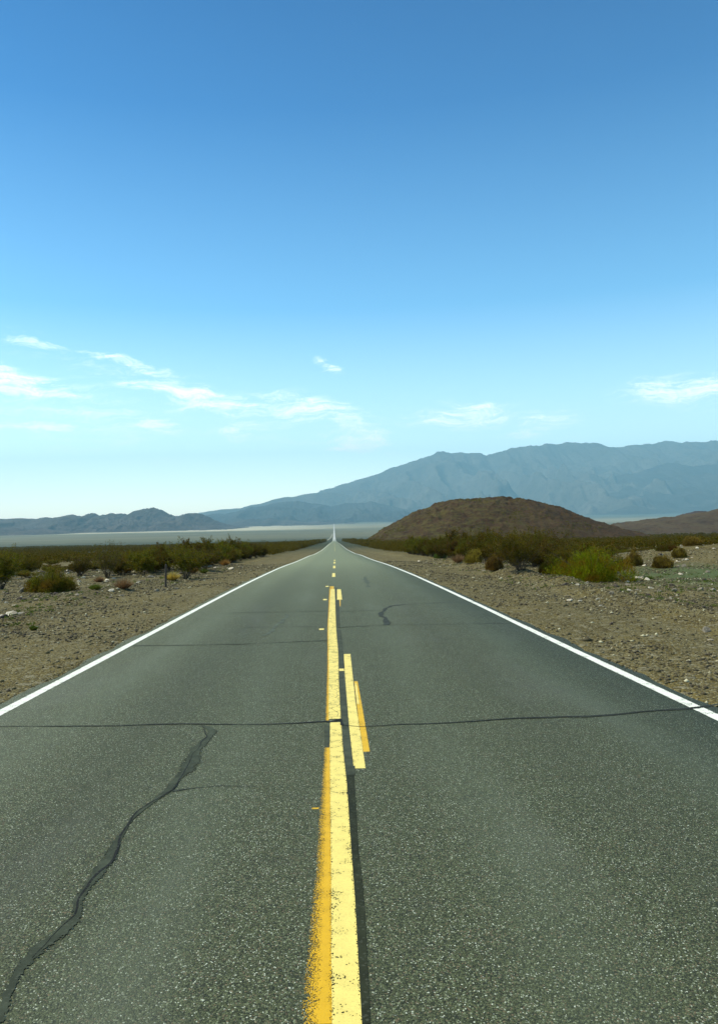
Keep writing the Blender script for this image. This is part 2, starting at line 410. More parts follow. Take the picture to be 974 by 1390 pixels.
def strip(name, L, Rr, m, lift=.004, v0=0):
    lift = lift * .4
    """paint strip on the road between two edges given as (X, Y) lists in metres"""
    L = sorted(L, key=lambda p: p[1]); Rr = sorted(Rr, key=lambda p: p[1])
    y0 = min(L[0][1], Rr[0][1]); y1 = max(L[-1][1], Rr[-1][1])
    ys = np.unique(np.concatenate([[y0, y1], ROWS[(ROWS > y0) & (ROWS < y1)], np.arange(y0, y1, .1) if y1 - y0 < 60 else []]))
    xl = np.interp(ys, [p[1] for p in L], [p[0] for p in L]); xr = np.interp(ys, [p[1] for p in Rr], [p[0] for p in Rr])
    V = np.stack([np.stack([xl, ys, zroad(ys) + lift], -1), np.stack([xr, ys, zroad(ys) + lift], -1)], 1).reshape(-1, 3)
    o = mesh_obj(name, V, gridf(len(ys), 2), m)
    uvl = o.data.uv_layers.new(name='UVMap')
    vi = np.zeros(len(o.data.loops), dtype=np.int32); o.data.loops.foreach_get('vertex_index', vi)
    uv = np.stack([(vi % 2).astype(float), V[vi, 1]], -1); uvl.data.foreach_set('uv', uv.ravel().astype(np.float32))
    return tag(o, kind='structure')
def pstrip(name, L, Rr, m, lift=.004):
    return strip(name, [road_pt(*p) for p in L], [road_pt(*p) for p in Rr], m, lift)

white = m_paint('white_paint', (.74, .74, .63), .42)
yellow = m_paint('pale_yellow_paint', (.74, .60, .16), .44)
yellowc = m_paint('cracked_yellow_paint', (.74, .60, .16), .46, crack=.10)
orange = m_paint('old_orange_paint', (.62, .36, .008), .30, edge=0)
orange2 = m_paint('orange_paint', (.62, .37, .008), .34)
tarm = m_tar('crack_filler', ragged=True); patchm = m_tar('worn_crack_filler', (.030, .037, .024), .9)
tarsolid = m_tar('blackout_strip', (.034, .040, .026), .9, ragged=False)
tardark = m_tar('blackout_strip_dark', (.015, .018, .009), .9, ragged=False)

ey = np.concatenate([np.arange(-5, 60, .5), np.geomspace(60, 1500, 120)])
for s in (-1, 1):
    # slight wander of the painting truck
    wob = .03 * (fbm(ey / 6, ey * 0 + s, 2, 71) - .5)
    x = s * HW + wob; hw = .068 + .008 * (fbm(ey / 1.5, ey * 0 + s, 2, 72) - .5)
    # the joint crack has broken the right-hand line a few metres ahead
    strip('edge_line', list(zip(x - hw, ey)), list(zip(x + hw, ey)), white)
Yc0 = road_pt(700, 975.6)[1]

# centre markings traced on the road surface
strip('centre_line', [road_pt(448.4, 799.9), road_pt(445.3, 852), road_pt(446, 903), road_pt(445.7, 976)],
      [road_pt(454.3, 800), road_pt(456, 852), road_pt(459, 886), road_pt(459.7, 923.7), road_pt(462, 965), road_pt(462.5, 976)], yellowc, .008)
strip('centre_line', [road_pt(447.8, 981), road_pt(447.4, 1016), road_pt(448, 1097.5), road_pt(449.3, 1195), road_pt(449.3, 1299), road_pt(450.5, 1390), (-.02, 0)],
      [road_pt(463, 981), road_pt(465, 1013), road_pt(470.6, 1064), road_pt(475.8, 1141), road_pt(482, 1226), road_pt(486, 1299), road_pt(491, 1390), (.095, 0)], yellow, .008)
pstrip('old_centre_line', [(439.5, 1010), (433.4, 1084.7), (427, 1164), (418, 1251.5), (413, 1299), (403, 1390)],
       [(447.6, 1010), (448.2, 1097), (449.5, 1195), (449.5, 1299), (450.7, 1390)], orange, .004)
pstrip('old_centre_line', [(447.6, 797), (446.2, 800), (443.6, 852), (443.5, 903), (441.4, 960), (441, 977)],
       [(450, 797), (449, 800), (446, 852), (446.6, 903), (446.3, 977), (446.3, 978)], orange, .004)
pstrip('old_centre_line', [(447.5, 796), (447.2, 800)], [(453, 796), (453, 800)], orange2, .004)
pstrip('blackout_strip', [(440, 985), (440, 1012)], [(446.9, 985), (446.9, 1015)], tarsolid, .006)
# black-out tape that separates the two yellow lines
pstrip('blackout_strip', [(454.6, 798), (454.6, 813)], [(457, 798), (456.8, 813)], tarsolid, .004)
pstrip('blackout_strip', [(455.3, 815), (456.4, 852)], [(459.5, 815), (461.7, 852)], tarsolid, .004)
pstrip('blackout_strip', [(454.5, 855), (459.4, 886), (459.8, 907)], [(462.5, 855), (466, 886), (467.6, 907)], tarsolid, .0065)
pstrip('blackout_strip', [(459.8, 911), (462.2, 965), (464.3, 985), (468.3, 1040)], [(465, 911), (471, 965), (473.2, 985), (479.4, 1040)], tarsolid, .0065)
pstrip('blackout_strip', [(468.6, 1040), (469.6, 1052)], [(481.5, 1040), (482.6, 1052)], tarsolid, .007)
pstrip('blackout_strip', [(470, 1052), (475.8, 1141), (482, 1226), (486, 1299), (491, 1390)],
       [(480.5, 1052), (486.5, 1154), (491, 1190), (495.5, 1240), (498, 1299), (503, 1390)], tardark, .0055)
pstrip('no_passing_line', [(457.1, 800), (457.2, 813.9)], [(462.4, 800), (464.3, 813.9)], yellow, .004)
pstrip('no_passing_line', [(460.4, 814), (461, 823)], [(462, 814), (462, 823)], orange2, .0045)
pstrip('no_passing_line', [(466.2, 888), (467.5, 911.4), (473.4, 985), (479.8, 1043)],
       [(475.5, 888), (482.7, 954.5), (487.8, 987), (496, 1043)], yellow, .004)
pstrip('no_passing_line', [(459.9, 908), (459.9, 911)], [(467, 908), (467, 911)], yellow, .009)
pstrip('old_no_passing_line', [(480.4, 925), (486.2, 975), (492.8, 1020.5)], [(485.2, 925), (490.9, 956.6), (501.8, 1020)], orange2, .0025)
pstrip('no_passing_line', [(481.5, 928), (484.2, 956)], [(483.8, 928), (487.6, 956)], yellow, .0065)
for (a, b, y0, y1) in ((433, 439.6, 853.2, 855), (438.4, 443.6, 813.2, 814.7), (441.6, 446, 795.4, 796.6)):
    pstrip('layout_mark', [(a, y0), (a, y1)], [(b, y0), (b, y1)], yellow, .004)
pstrip('paint_tick', [(423, 1096.5), (423, 1098.3)], [(433, 1096.5), (433, 1098.3)], orange2, .003)
# skip dashes farther on
for (x, y0, y1, hw_) in ((452.8, 778, 783, 2.0), (453.6, 768, 771.3, 1.5), (453.9, 762.8, 764.9, 1.2), (454.0, 760, 761.2, 1.0)):
    pstrip('centre_dash', [(x - hw_, y0), (x - hw_ * 1.2, y1)], [(x + hw_, y0), (x + hw_ * 1.1, y1)], yellow, .005)
yy = 190.0
while yy < 900:
    strip('centre_dash', [(-.02, yy), (-.02, yy + 3.7)], [(.16, yy), (.16, yy + 3.7)], yellow, .006); yy += 14.6

def crack(name, pts, widths, m, lift=.0105, jit=.35, seed=0):
    lift = lift * .4
    """ribbon along a polyline of photo points laid on the road; widths in metres"""
    P = np.array([road_pt(*p) for p in pts]); wd = np.array(widths if hasattr(widths, '__len__') else [widths] * len(pts), float)
    seg = np.r_[0, np.cumsum(np.hypot(*np.diff(P, axis=0).T))]
    n = int(max(8, seg[-1] / .035)); s = np.linspace(0, seg[-1], n)
    x = np.interp(s, seg, P[:, 0]); y = np.interp(s, seg, P[:, 1]); ww = np.interp(s, seg, wd)
    tx, ty = np.gradient(x), np.gradient(y); l = np.hypot(tx, ty) + 1e-9; nx, ny = -ty / l, tx / l
    wander = (fbm(s / .35, s * 0 + seed, 4, 80 + seed) - .5) * jit * .12
    x = x + nx * wander; y = y + ny * wander
    a = ww * .5 * np.maximum(.05, -.35 + 2.6 * fbm(s / .45, s * 0, 4, 90 + seed)); b = ww * .5 * np.maximum(.05, -.35 + 2.6 * fbm(s / .45, s * 0, 4, 190 + seed))
    L = np.stack([x - nx * a, y - ny * a], -1); Rr = np.stack([x + nx * b, y + ny * b], -1)
    V = np.stack([np.c_[L, zroad(L[:, 1]) + lift], np.c_[Rr, zroad(Rr[:, 1]) + lift]], 1).reshape(-1, 3)
    o = mesh_obj(name, V, gridf(n, 2), m)
    uvl = o.data.uv_layers.new(name='UVMap')
    vi = np.zeros(len(o.data.loops), dtype=np.int32); o.data.loops.foreach_get('vertex_index', vi)
    uvl.data.foreach_set('uv', np.stack([(vi % 2).astype(float), s[vi // 2]], -1).ravel().astype(np.float32))
    return tag(o, kind='structure')
sharp = m_tar('open_crack', (.008, .009, .008), .8, ragged=False)
main = [(-30, 987), (0, 986.7), (108, 986), (162, 985.6), (201, 983.8), (251.5, 983), (350, 984), (380, 983), (406.7, 982), (441.6, 979.6), (450, 980.5), (462, 976), (464, 985),
        (489, 987), (511, 986), (540, 984), (580, 983), (639, 980), (700, 975.6), (812.5, 972), (880, 966), (945, 961), (985, 955)]
crack('road_crack', main[:9], [.03] * 5 + [.045] * 4, tarm, .0125, .15, 1)
crack('road_crack', main[:9], .012, sharp, .0145, .15, 1)
crack('road_crack', main[8:13], .03, sharp, .0145, .1, 2)
crack('road_crack', main[12:], [.018, .02, .02, .022, .03, .045, .055, .06, .07, .08, .08], tarm, .0125, .15, 3)
crack('road_crack', main[12:], .014, sharp, .0145, .15, 3)
diag = [(275, 985), (285, 994), (280, 1004.7), (266, 1022.6), (248, 1048), (233.6, 1069), (201, 1091), (180, 1109), (165, 1134), (154.5, 1163), (133, 1188), (108, 1220), (100.6, 1242), (72, 1270.6), (47, 1296), (20, 1330), (-10, 1390)]
crack('tar_patch', diag, [.85 * q for q in [.05, .16, .15, .17, .15, .13, .11, .10, .11, .09, .10, .13, .12, .10, .09, .09, .09]], patchm, .0105, .5, 4)
crack('road_crack', [(272, 985), (279, 1000), (262, 1026), (236, 1072), (202, 1092), (178, 1111), (163, 1136), (150, 1167), (130, 1190), (104, 1222), (98, 1244), (68, 1273), (40, 1302)], [.006, .011, .004, .009, .007, .012, .014, .012, .014, .006, .010, .005, .004], sharp, .0135, .6, 5)
crack('road_crack', [(233.6, 1074.7), (258.7, 1071), (298, 1067.6), (348, 1069)], [.03, .02, .015, .01], tarm, .0115, .4, 6)
crack('road_crack', [(180, 877), (260, 875.8), (327.7, 874.8), (395.5, 871.7), (445, 870)], .05, tarm, .0125, .3, 7)
crack('road_crack', [(180, 877), (260, 875.8), (327.7, 874.8), (395.5, 871.7), (445, 870)], .013, sharp, .0145, .3, 7)
crack('road_crack', [(458.7, 852), (526.5, 848.7), (598.7, 847.7), (690, 846.4)], .05, tarm, .0125, .3, 8)
crack('road_crack', [(458.7, 852), (526.5, 848.7), (598.7, 847.7), (690, 846.4)], .013, sharp, .0145, .3, 8)
crack('tar_patch', [(526.5, 848.7), (519.7, 838.7), (516.4, 832), (522, 827), (531, 823), (549, 820.6)], [.16, .18, .16, .2, .24, .2], tarm, .0105, .5, 9)
crack('road_crack', [(549, 820.6), (600, 818.5), (646, 817)], .07, tarm, .0125, .3, 10)
crack('road_crack', [(300, 832.5), (340, 831.5), (400, 830.5), (443, 829.7)], .07, tarm, .0125, .3, 11)
crack('tar_patch', [(390, 834), (382, 843), (368, 856), (357, 863.5)], [.1, .13, .12, .08], m_tar('faded_filler', (.058, .070, .050), .85), .0105, .6, 12)
crack('tar_patch', [(496, 783), (495, 787), (499, 791), (500, 797)], [.2, .26, .22, .2], m_tar('faded_filler', (.058, .070, .050), .85), .0105, .7, 13)
crack('road_crack', [(463, 830), (500, 829), (520, 829.5)], .05, tarm, .0125, .3, 14)
crack('road_crack', [(330, 852), (380, 851), (440, 851)], .04, tarm, .0125, .3, 15)

# pale branch track that leaves the road far down the grade
ty = np.geomspace(900, 3600, 40); tx = np.interp(ty, [900, 1400, 2300, 3600], [-24, -18, -13, -9])
tm, tt, to_ = mat('dirt_track'); tb = tt.n('ShaderNodeBsdfDiffuse', i_Color=(.26, .26, .20, 1)); tt.link(tb.outputs[0], to_.inputs[0])
hwid = np.interp(ty, [900, 3600], [1.6, 2.5])
V = np.stack([np.c_[tx - hwid, ty, zg(tx, ty) + .5], np.c_[tx + hwid, ty, zg(tx, ty) + .5]], 1).reshape(-1, 3)
tag(mesh_obj('dirt_track', V, gridf(40, 2), tm), kind='structure')

# ------------------------------------------------------------------ hills and mountain ranges
def sil_fn(pts, Yr):
    A = [pix(*p) for p in pts]
    xs_ = np.array([a[0] * Yr for a in A]); zs = np.array([HC - a[1] * Yr for a in A])
    return xs_, zs
def mountain(name, pts, Yf, Yr, Yb, zfoot, m, lam, nx=420, ny=90, seed=0, rough=.02, xpad=.0, plo=.9, phi=2.6, origin=None):
    xs_, zs = sil_fn(pts, Yr)
    X = np.linspace(xs_[0], xs_[-1], nx); top = np.interp(X, xs_, zs)
    H = zs.max() - zfoot
    top = top + H * rough * 1.9 * (fbm(X / (lam * .42), X * 0 + seed, 6, seed, .68) - .5)
    Ys = np.concatenate([np.linspace(Yf, Yr, ny), np.linspace(Yr, Yb, 18)[1:]])
    XX, YY = np.meshgrid(X, Ys); TT = np.broadcast_to(top, XX.shape)
    t = np.clip((YY - Yf) / (Yr - Yf), 0, 1); tb_ = np.clip((YY - Yr) / (Yb - Yr), 0, 1)
    wx = XX + lam * .7 * (fbm(XX / lam / 2, YY / lam / 2, 3, seed + 5) - .5)
    rdg = ridged(wx / lam, YY / (lam * 2.6), 5, seed + 11)
    rdg = np.clip((rdg - .35) / .5, 0, 1)
    p = phi - (phi - plo) * rdg
    hh = np.where(tb_ > 0, (1 - tb_) ** 1.3, t ** p)
    Z = zfoot + (TT - zfoot) * hh + H * rough * (fbm(XX / lam * 4, YY / lam * 4, 4, seed + 21, .6) - .5) * np.sin(math.pi * np.clip(t * (1 - tb_), 0, 1)) ** .5 * 1.6
    o = np.array([X.mean(), Yr, zfoot])
    V = np.stack([XX, YY, Z], -1).reshape(-1, 3) - o
    ob = mesh_obj(name, V, gridf(len(Ys), nx), m, smooth=True); ob.location = o
    return tag(ob, kind='structure')

far_m = m_rockhill('range_rock', (.075, .07, .055), (.11, .10, .08), (.06, .055, .045), .0012, 20)
mid_m = m_rockhill('middle_range_rock', (.030, .030, .026), (.055, .052, .044), (.024, .022, .02), .002, 16)
near_m = m_rockhill('near_range_rock', (.045, .038, .032), (.085, .07, .058), (.03, .026, .023), .003, 12)
BIG = [(250, 712), (300, 700), (340, 697), (380, 690), (410, 676), (425, 669), (440, 664), (470, 655), (500, 645), (530, 637), (545, 632), (560, 627), (580, 618.5), (593, 613), (602, 613), (612, 616.5),
       (625, 614.5), (642, 615.5), (660, 618), (680, 613), (697, 608), (706, 606.5), (722, 606.5), (740, 603.5), (758, 604), (772, 600.5), (790, 602.5), (806, 602), (822, 604.5), (845, 607),
       (870, 603.5), (885, 600), (900, 598.5), (920, 600), (940, 598), (974, 597), (1020, 592), (1080, 600), (1160, 590), (1260, 604), (1400, 596), (1600, 610), (1900, 640)]
mountain('mountain_range', BIG, 12500, 21000, 27000, -120, far_m, 1300, 900, 140, 3, .05, plo=1.0, phi=2.9)
# darker foothills in front of it
mountain('foothills', [(560, 702), (600, 694), (640, 690), (690, 682), (740, 672), (780, 655), (820, 650), (870, 640), (905, 628), (940, 634), (1000, 625), (1100, 640), (1250, 630), (1500, 670)],
         12000, 17500, 20000, -100, mid_m, 1100, 420, 80, 17, .05, plo=1.0, phi=2.6)
mountain('mountain_range', [(255, 712), (270, 700), (300, 697), (320, 694), (341, 689), (361, 685), (381, 680), (402, 679), (422, 684), (449, 687), (476, 683), (503, 681), (530, 688), (570, 693), (620, 699), (680, 704)],
         10500, 14500, 17000, -90, mid_m, 600, 620, 100, 23, .08, plo=.9, phi=2.3)
mountain('mountain_range', [(180, 716), (240, 700), (262, 697), (300, 691.5), (327, 690), (340, 686), (354, 684), (370, 679), (385, 675), (398, 674), (412, 671), (425, 669), (445, 668), (470, 672), (520, 684), (580, 694)],
         15500, 18500, 20500, -90, far_m, 900, 300, 60, 29, .03, plo=.9, phi=2.2)
mountain('foothills', [(296, 713), (306, 712), (319, 709), (330, 706), (344, 704), (356, 705.5), (368, 702.5), (380, 706), (395, 706), (410, 709), (430, 708), (455, 710), (480, 709)],
         9600, 11000, 12200, -76, near_m, 300, 400, 60, 31, .12, plo=.8, phi=2.0)
mountain('desert_range', [(-420, 728), (-350, 712), (-250, 700), (-180, 706), (-100, 699), (-50, 705), (0, 705), (15, 704), (30, 702), (42, 703.5), (51, 704), (64, 701.5), (72, 703), (81, 702.5), (90, 700), (98, 699), (106, 700.5),
         (112, 701.5), (125, 697), (131, 697.5), (136, 700), (149, 696), (160, 697.5), (173, 699), (183, 695), (190, 693), (200, 690), (207, 688.5), (214, 690), (222, 692.5), (230, 697), (236, 699.5), (241, 701), (248, 698.5), (258, 697), (268, 697),
         (275, 698), (281, 701), (287, 705), (298, 709), (306, 712), (318, 714.5), (330, 716)],
         6700, 8300, 9600, -74, near_m, 260, 1000, 110, 41, .10, plo=.75, phi=2.1)
mountain('foothills', [(-300, 735), (-200, 722), (-60, 715), (0, 719), (18, 716), (40, 719.5), (55, 717.5), (75, 719), (95, 722), (120, 726)],
         5900, 6600, 7200, -74, near_m, 200, 420, 50, 43, .15, plo=.8, phi=1.8)

def hill(name, pts, Yc, ry, m, seed, nx=260, ny=160, bumps=.5, skew=0.0):
    xs_, zs = sil_fn(pts, Yc)
    X = np.linspace(xs_[0], xs_[-1], nx); yl = np.linspace(-1, 1, ny)
    XX, TT = np.meshgrid(X, yl); YY = Yc + TT * ry + skew * (XX - X.mean())
    base = zg(XX, YY) - 1.0
    top = np.interp(XX, xs_, zs)
    prof_ = (1 - np.abs(TT) ** 2.0) ** 1.15
    baseline = zg(XX, np.full_like(XX, Yc)) - 1.0
    Z = base + np.maximum(top - baseline, 0) * prof_
    Z = Z + bumps * ((ridged(XX / 14 + fbm(XX / 20, YY / 20, 2, 3), YY / 26, 4, seed) - .5) * 3.2 + (ridged(XX / 5, YY / 6, 3, seed + 9) - .5) * 1.3) * prof_ + bumps * .7 * (fbm(XX / 2.2, YY / 2.2, 3, seed + 4) - .5) * prof_ ** .3
    o = np.array([X.mean(), Yc, float(base.mean())])
    ob = mesh_obj(name, np.stack([XX, YY, Z], -1).reshape(-1, 3) - o, gridf(ny, nx), m, smooth=True); ob.location = o
    tag(ob, kind='structure')
    return X, Yc, ry, xs_, zs
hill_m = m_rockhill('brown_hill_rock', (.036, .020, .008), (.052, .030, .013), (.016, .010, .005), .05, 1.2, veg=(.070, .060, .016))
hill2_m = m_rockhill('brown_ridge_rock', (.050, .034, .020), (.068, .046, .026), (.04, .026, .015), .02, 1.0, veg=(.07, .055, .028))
HILL = [(478, 745), (497, 738), (520, 722.5), (545, 708), (570, 694.5), (585, 688.5), (600, 684), (615, 681), (630, 679.2), (645, 678.2), (660, 678), (675, 678.3), (690, 679.3), (705, 681), (720, 683.5),
        (735, 687.5), (750, 693.5), (765, 700), (780, 706.5), (800, 714), (818, 720.5), (838, 728), (858, 736)]
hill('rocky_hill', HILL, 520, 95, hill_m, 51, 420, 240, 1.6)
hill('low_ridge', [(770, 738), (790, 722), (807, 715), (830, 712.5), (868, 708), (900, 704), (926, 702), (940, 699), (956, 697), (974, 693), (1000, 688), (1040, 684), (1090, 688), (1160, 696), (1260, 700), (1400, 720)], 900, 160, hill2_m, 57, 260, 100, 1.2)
hill('ridge_peak', [(850, 722), (895, 709), (912, 704), (926, 700.5), (936, 697), (944, 695), (952, 695.5), (962, 698.5), (985, 702), (1030, 712)], 1250, 140, m_rockhill('dark_peak_rock', (.045, .036, .034), (.075, .058, .05), (.035, .03, .028), .02, 1.0), 59, 140, 80, 1.5)
# ------------------------------------------------------------------ plants: materials
def m_leaf(name, c1, c2, c3, nscale=2.2, trans=.42):
    m, t, out = mat(name)
    g = t.n('ShaderNodeNewGeometry'); rnd = g.outputs['Random Per Island']
    P = t.n('ShaderNodeTexCoord').outputs['Object']; oi = t.n('ShaderNodeObjectInfo').outputs['Random']
    n = t.noise(P, nscale, 3, .6)
    c = t.mix(t.ramp(rnd, 0, 1, smooth=False), c1, c2)
    c = t.mix(t.ramp(n, .44, .60, 0, .85), c, c3)
    hs = t.n('ShaderNodeHueSaturation', i_Color=c, i_Hue=t.math('ADD', t.math('MULTIPLY', oi, .05), .475), i_Value=t.math('ADD', t.math('MULTIPLY', oi, .6), .7))
    d = t.n('ShaderNodeBsdfPrincipled', i_Base_Color=hs.outputs[0], i_Roughness=.65)
    d.inputs['Specular IOR Level'].default_value = .08
    tr = t.n('ShaderNodeBsdfTranslucent', i_Color=hs.outputs[0])
    mx = t.n('ShaderNodeMixShader', i_0=trans, i_1=d.outputs[0], i_2=tr.outputs[0])
    t.link(mx.outputs[0], out.inputs[0]); return m
def m_plain(name, c1, c2, rough=.9):
    m, t, out = mat(name)
    g = t.n('ShaderNodeNewGeometry'); P = t.n('ShaderNodeTexCoord').outputs['Object']
    c = t.mix(g.outputs['Random Per Island'], c1, c2)
    c = t.mix(t.ramp(t.noise(P, 12, 4, .6), .45, .7, 0, .4), c, tuple(x * .6 for x in c1))
    b = t.n('ShaderNodeBsdfPrincipled', i_Base_Color=c, i_Roughness=rough); b.inputs['Specular IOR Level'].default_value = .2
    t.link(b.outputs[0], out.inputs[0]); return m
leaf_dark = m_leaf('creosote_leaf', (.048, .048, .002), (.128, .114, .003), (.125, .080, .005))
leaf_bright = m_leaf('rabbitbrush_leaf', (.085, .165, .003), (.29, .34, .005), (.24, .13, .006), 1.5, .4)
leaf_olive = m_leaf('olive_leaf', (.070, .072, .005), (.15, .13, .010), (.14, .075, .012), 2.2)
leaf_green = m_leaf('fresh_leaf', (.060, .105, .012), (.12, .16, .02), (.10, .12, .02), 3)
straw_m = m_leaf('straw', (.30, .21, .075), (.46, .33, .13), (.24, .15, .05), 4, .25)
straworange = m_leaf('orange_straw', (.36, .22, .045), (.50, .32, .07), (.26, .15, .035), 4, .25)
browntuft = m_leaf('brown_tuft', (.18, .11, .016), (.30, .21, .03), (.10, .06, .012), 4, .2)
grey_twig = m_plain('grey_twig', (.26, .25, .20), (.40, .38, .31))
stem_m = m_plain('creosote_stem', (.055, .040, .026), (.11, .085, .06))

def quads(C, D, Nn, L, Wd):
    """leaf quads: centres C, long axis D, side axis Nn, half length L, half width W"""
    D = D / (np.linalg.norm(D, axis=1, keepdims=True) + 1e-9)
    Sd = np.cross(D, Nn); Sd /= (np.linalg.norm(Sd, axis=1, keepdims=True) + 1e-9)
    L = np.reshape(L, (-1, 1)); Wd = np.reshape(Wd, (-1, 1))
    V = np.stack([C - D * L, C + Sd * Wd, C + D * L, C - Sd * Wd], 1).reshape(-1, 3)
    return V, np.arange(len(C) * 4).reshape(-1, 4)
def tubes(paths, r0, r1, k=4):
    Vs, Fs, off = [], [], 0
    for p, a in zip(paths, r0):
        n = len(p); T = np.gradient(p, axis=0); T /= np.linalg.norm(T, axis=1, keepdims=True) + 1e-9
        ref = np.array([.3, .9, .1]); U = np.cross(T, ref); U /= np.linalg.norm(U, axis=1, keepdims=True) + 1e-9; B = np.cross(T, U)
        rad = np.linspace(a, r1, n)[:, None]
        ring = [p + rad * (U * math.cos(2 * math.pi * j / k) + B * math.sin(2 * math.pi * j / k)) for j in range(k)]
        V = np.stack(ring, 1).reshape(-1, 3); Vs.append(V)
        i = np.arange(n - 1)[:, None] * k; j = np.arange(k)[None]; jn = (j + 1) % k
        Fs.append((np.stack([i + j, i + jn, i + k + jn, i + k + j], -1).reshape(-1, 4)) + off); off += len(V)
    return np.concatenate(Vs), np.concatenate(Fs)

def creosote(seed, h=1.35, r=1.0, nst=22, nleaf=5200, ls=.026, low=.22, spread=1.0):
    g = np.random.default_rng(seed); paths, rad, pts, tdir = [], [], [], []
    lop = g.uniform(-.25, .25, 2)
    for k in range(nst):
        a = g.uniform(0, 2 * math.pi); lean = g.uniform(.1, 1.0) ** .8 * spread; hh = h * g.uniform(.62, 1.08) * (1 - .25 * lean)
        t = np.linspace(0, 1, 9)[:, None]
        d = np.array([math.cos(a) * r * lean + lop[0], math.sin(a) * r * lean + lop[1], 0])
        p = d * t ** .85 + np.array([0, 0, hh]) * t ** 1.05 + np.cumsum(g.normal(0, .018, (9, 3)), 0) * (t > 0)
        p[0] = [math.cos(a) * .08, math.sin(a) * .08, -.08]
        paths.append(p); rad.append(g.uniform(.008, .016))
        for q in range(5):                       # side twigs
            i = g.integers(3, 8); b = p[i]; td = g.normal(0, 1, 3) * [1, 1, .5] + [0, 0, .6]; td /= np.linalg.norm(td)
            L = g.uniform(.18, .42) * h; tt = np.linspace(0, 1, 4)[:, None]
            pp = b + td * L * tt + np.array([0, 0, .05]) * tt ** 2
            paths.append(pp); rad.append(.005)
    SV, SF = tubes(paths, rad, .0025, 3)
    allp = []
    for p in paths:
        n = len(p); s = g.uniform(.35 if n == 9 else .15, 1, 40 if n == 9 else 26) * (n - 1)
        i = np.minimum(s.astype(int), n - 2); f = (s - i)[:, None]
        allp.append(p[i] * (1 - f) + p[i + 1] * f)
    allp = np.concatenate(allp); allp = allp[allp[:, 2] > low * h * g.uniform(.4, 1.2, len(allp))]
    C = allp[g.integers(0, len(allp), nleaf)] + g.normal(0, .045, (nleaf, 3))
    C[:, 2] = np.maximum(C[:, 2], .03)
    D = g.normal(0, 1, (nleaf, 3)) + [0, 0, .7]; N = g.normal(0, 1, (nleaf, 3))
    LV, LF = quads(C, D, N, g.uniform(.7, 1.5, nleaf) * ls, g.uniform(.45, .8, nleaf) * ls)
    return (SV, SF), (LV, LF)

def mound(seed, h=1.1, r=1.2, n=9000, ls=.05, wd=.011, lumps=7, base=.0):
    """dense rounded bush of thin upright shoots"""
    g = np.random.default_rng(seed)
    if h > .8:                                   # big bush: many separate sprays of shoots
        lumps = 24
        cl = []
        for q in range(lumps):
            aa = g.uniform(0, 6.28); l = g.uniform(0, .84) ** .8; cl.append((math.cos(aa) * l * r, math.sin(aa) * l * r * .8, g.uniform(.28, .42) * r, h * (1.02 - .55 * l) * g.uniform(.82, 1.08)))
    else: cl = [(g.uniform(-.42, .42) * r, g.uniform(-.35, .35) * r, g.uniform(.6, .82) * r, g.uniform(.62, .98) * h) for _ in range(lumps)]
    Cs, Ds = [], []
    per = n // lumps
    for (cx, cy, rr_, hh) in cl:
        a = g.uniform(0, 2 * math.pi, per); u = g.uniform(0, 1, per) ** .7; el_ = np.arccos(g.uniform(0, 1, per))
        rad = g.uniform(.35, 1.05, per) ** .5
        x = np.sin(el_) * np.cos(a) * rr_ * rad; y = np.sin(el_) * np.sin(a) * rr_ * rad; z = np.cos(el_) * hh * rad
        k = 1 + .4 * (fbm(a * 2.2 + cx * 9, el_ * 3 + cy * 5, 3, seed) - .5) * 2
        C = np.stack([cx + x * k, cy + y * k, base + z * k + .02], -1)
        D = np.stack([x / rr_ * .9, y / rr_ * .9, z / hh * .4 + .75], -1) + g.normal(0, .25, (per, 3))
        Cs.append(C); Ds.append(D)
    C = np.concatenate(Cs); D = np.concatenate(Ds); m_ = len(C)
    LV, LF = quads(C, D, g.normal(0, 1, (m_, 3)), g.uniform(.6, 1.5, m_) * ls, g.uniform(.6, 1.3, m_) * wd)
    paths = []
    for k in range(26):
        a = g.uniform(0, 6.28); l = g.uniform(.2, .85); t = np.linspace(0, 1, 5)[:, None]
        paths.append(np.array([math.cos(a) * r * l, math.sin(a) * r * l, 0]) * t + np.array([0, 0, h * .8]) * t ** .9 + [0, 0, -.05])
    return tubes(paths, [.011] * 26, .003, 3), (LV, LF)

def tuft(seed, h=.4, r=.3, n=420, wd=.006, flat=.5):
    g = np.random.default_rng(seed)
    a = g.uniform(0, 2 * math.pi, n); l = g.uniform(0, 1, n) ** .6; L = h * g.uniform(.55, 1.1, n)
    D = np.stack([np.cos(a) * l * r / h, np.sin(a) * l * r / h, 1 - flat * l], -1); D /= np.linalg.norm(D, axis=1, keepdims=True)
    B = np.stack([np.cos(a) * l * r * .3, np.sin(a) * l * r * .3, np.zeros(n) - .02], -1)
    M = B + D * (L * .5)[:, None]
    V1, F1 = quads(M, D, g.normal(0, 1, (n, 3)), L * .5, np.full(n, wd)); return (V1, F1)

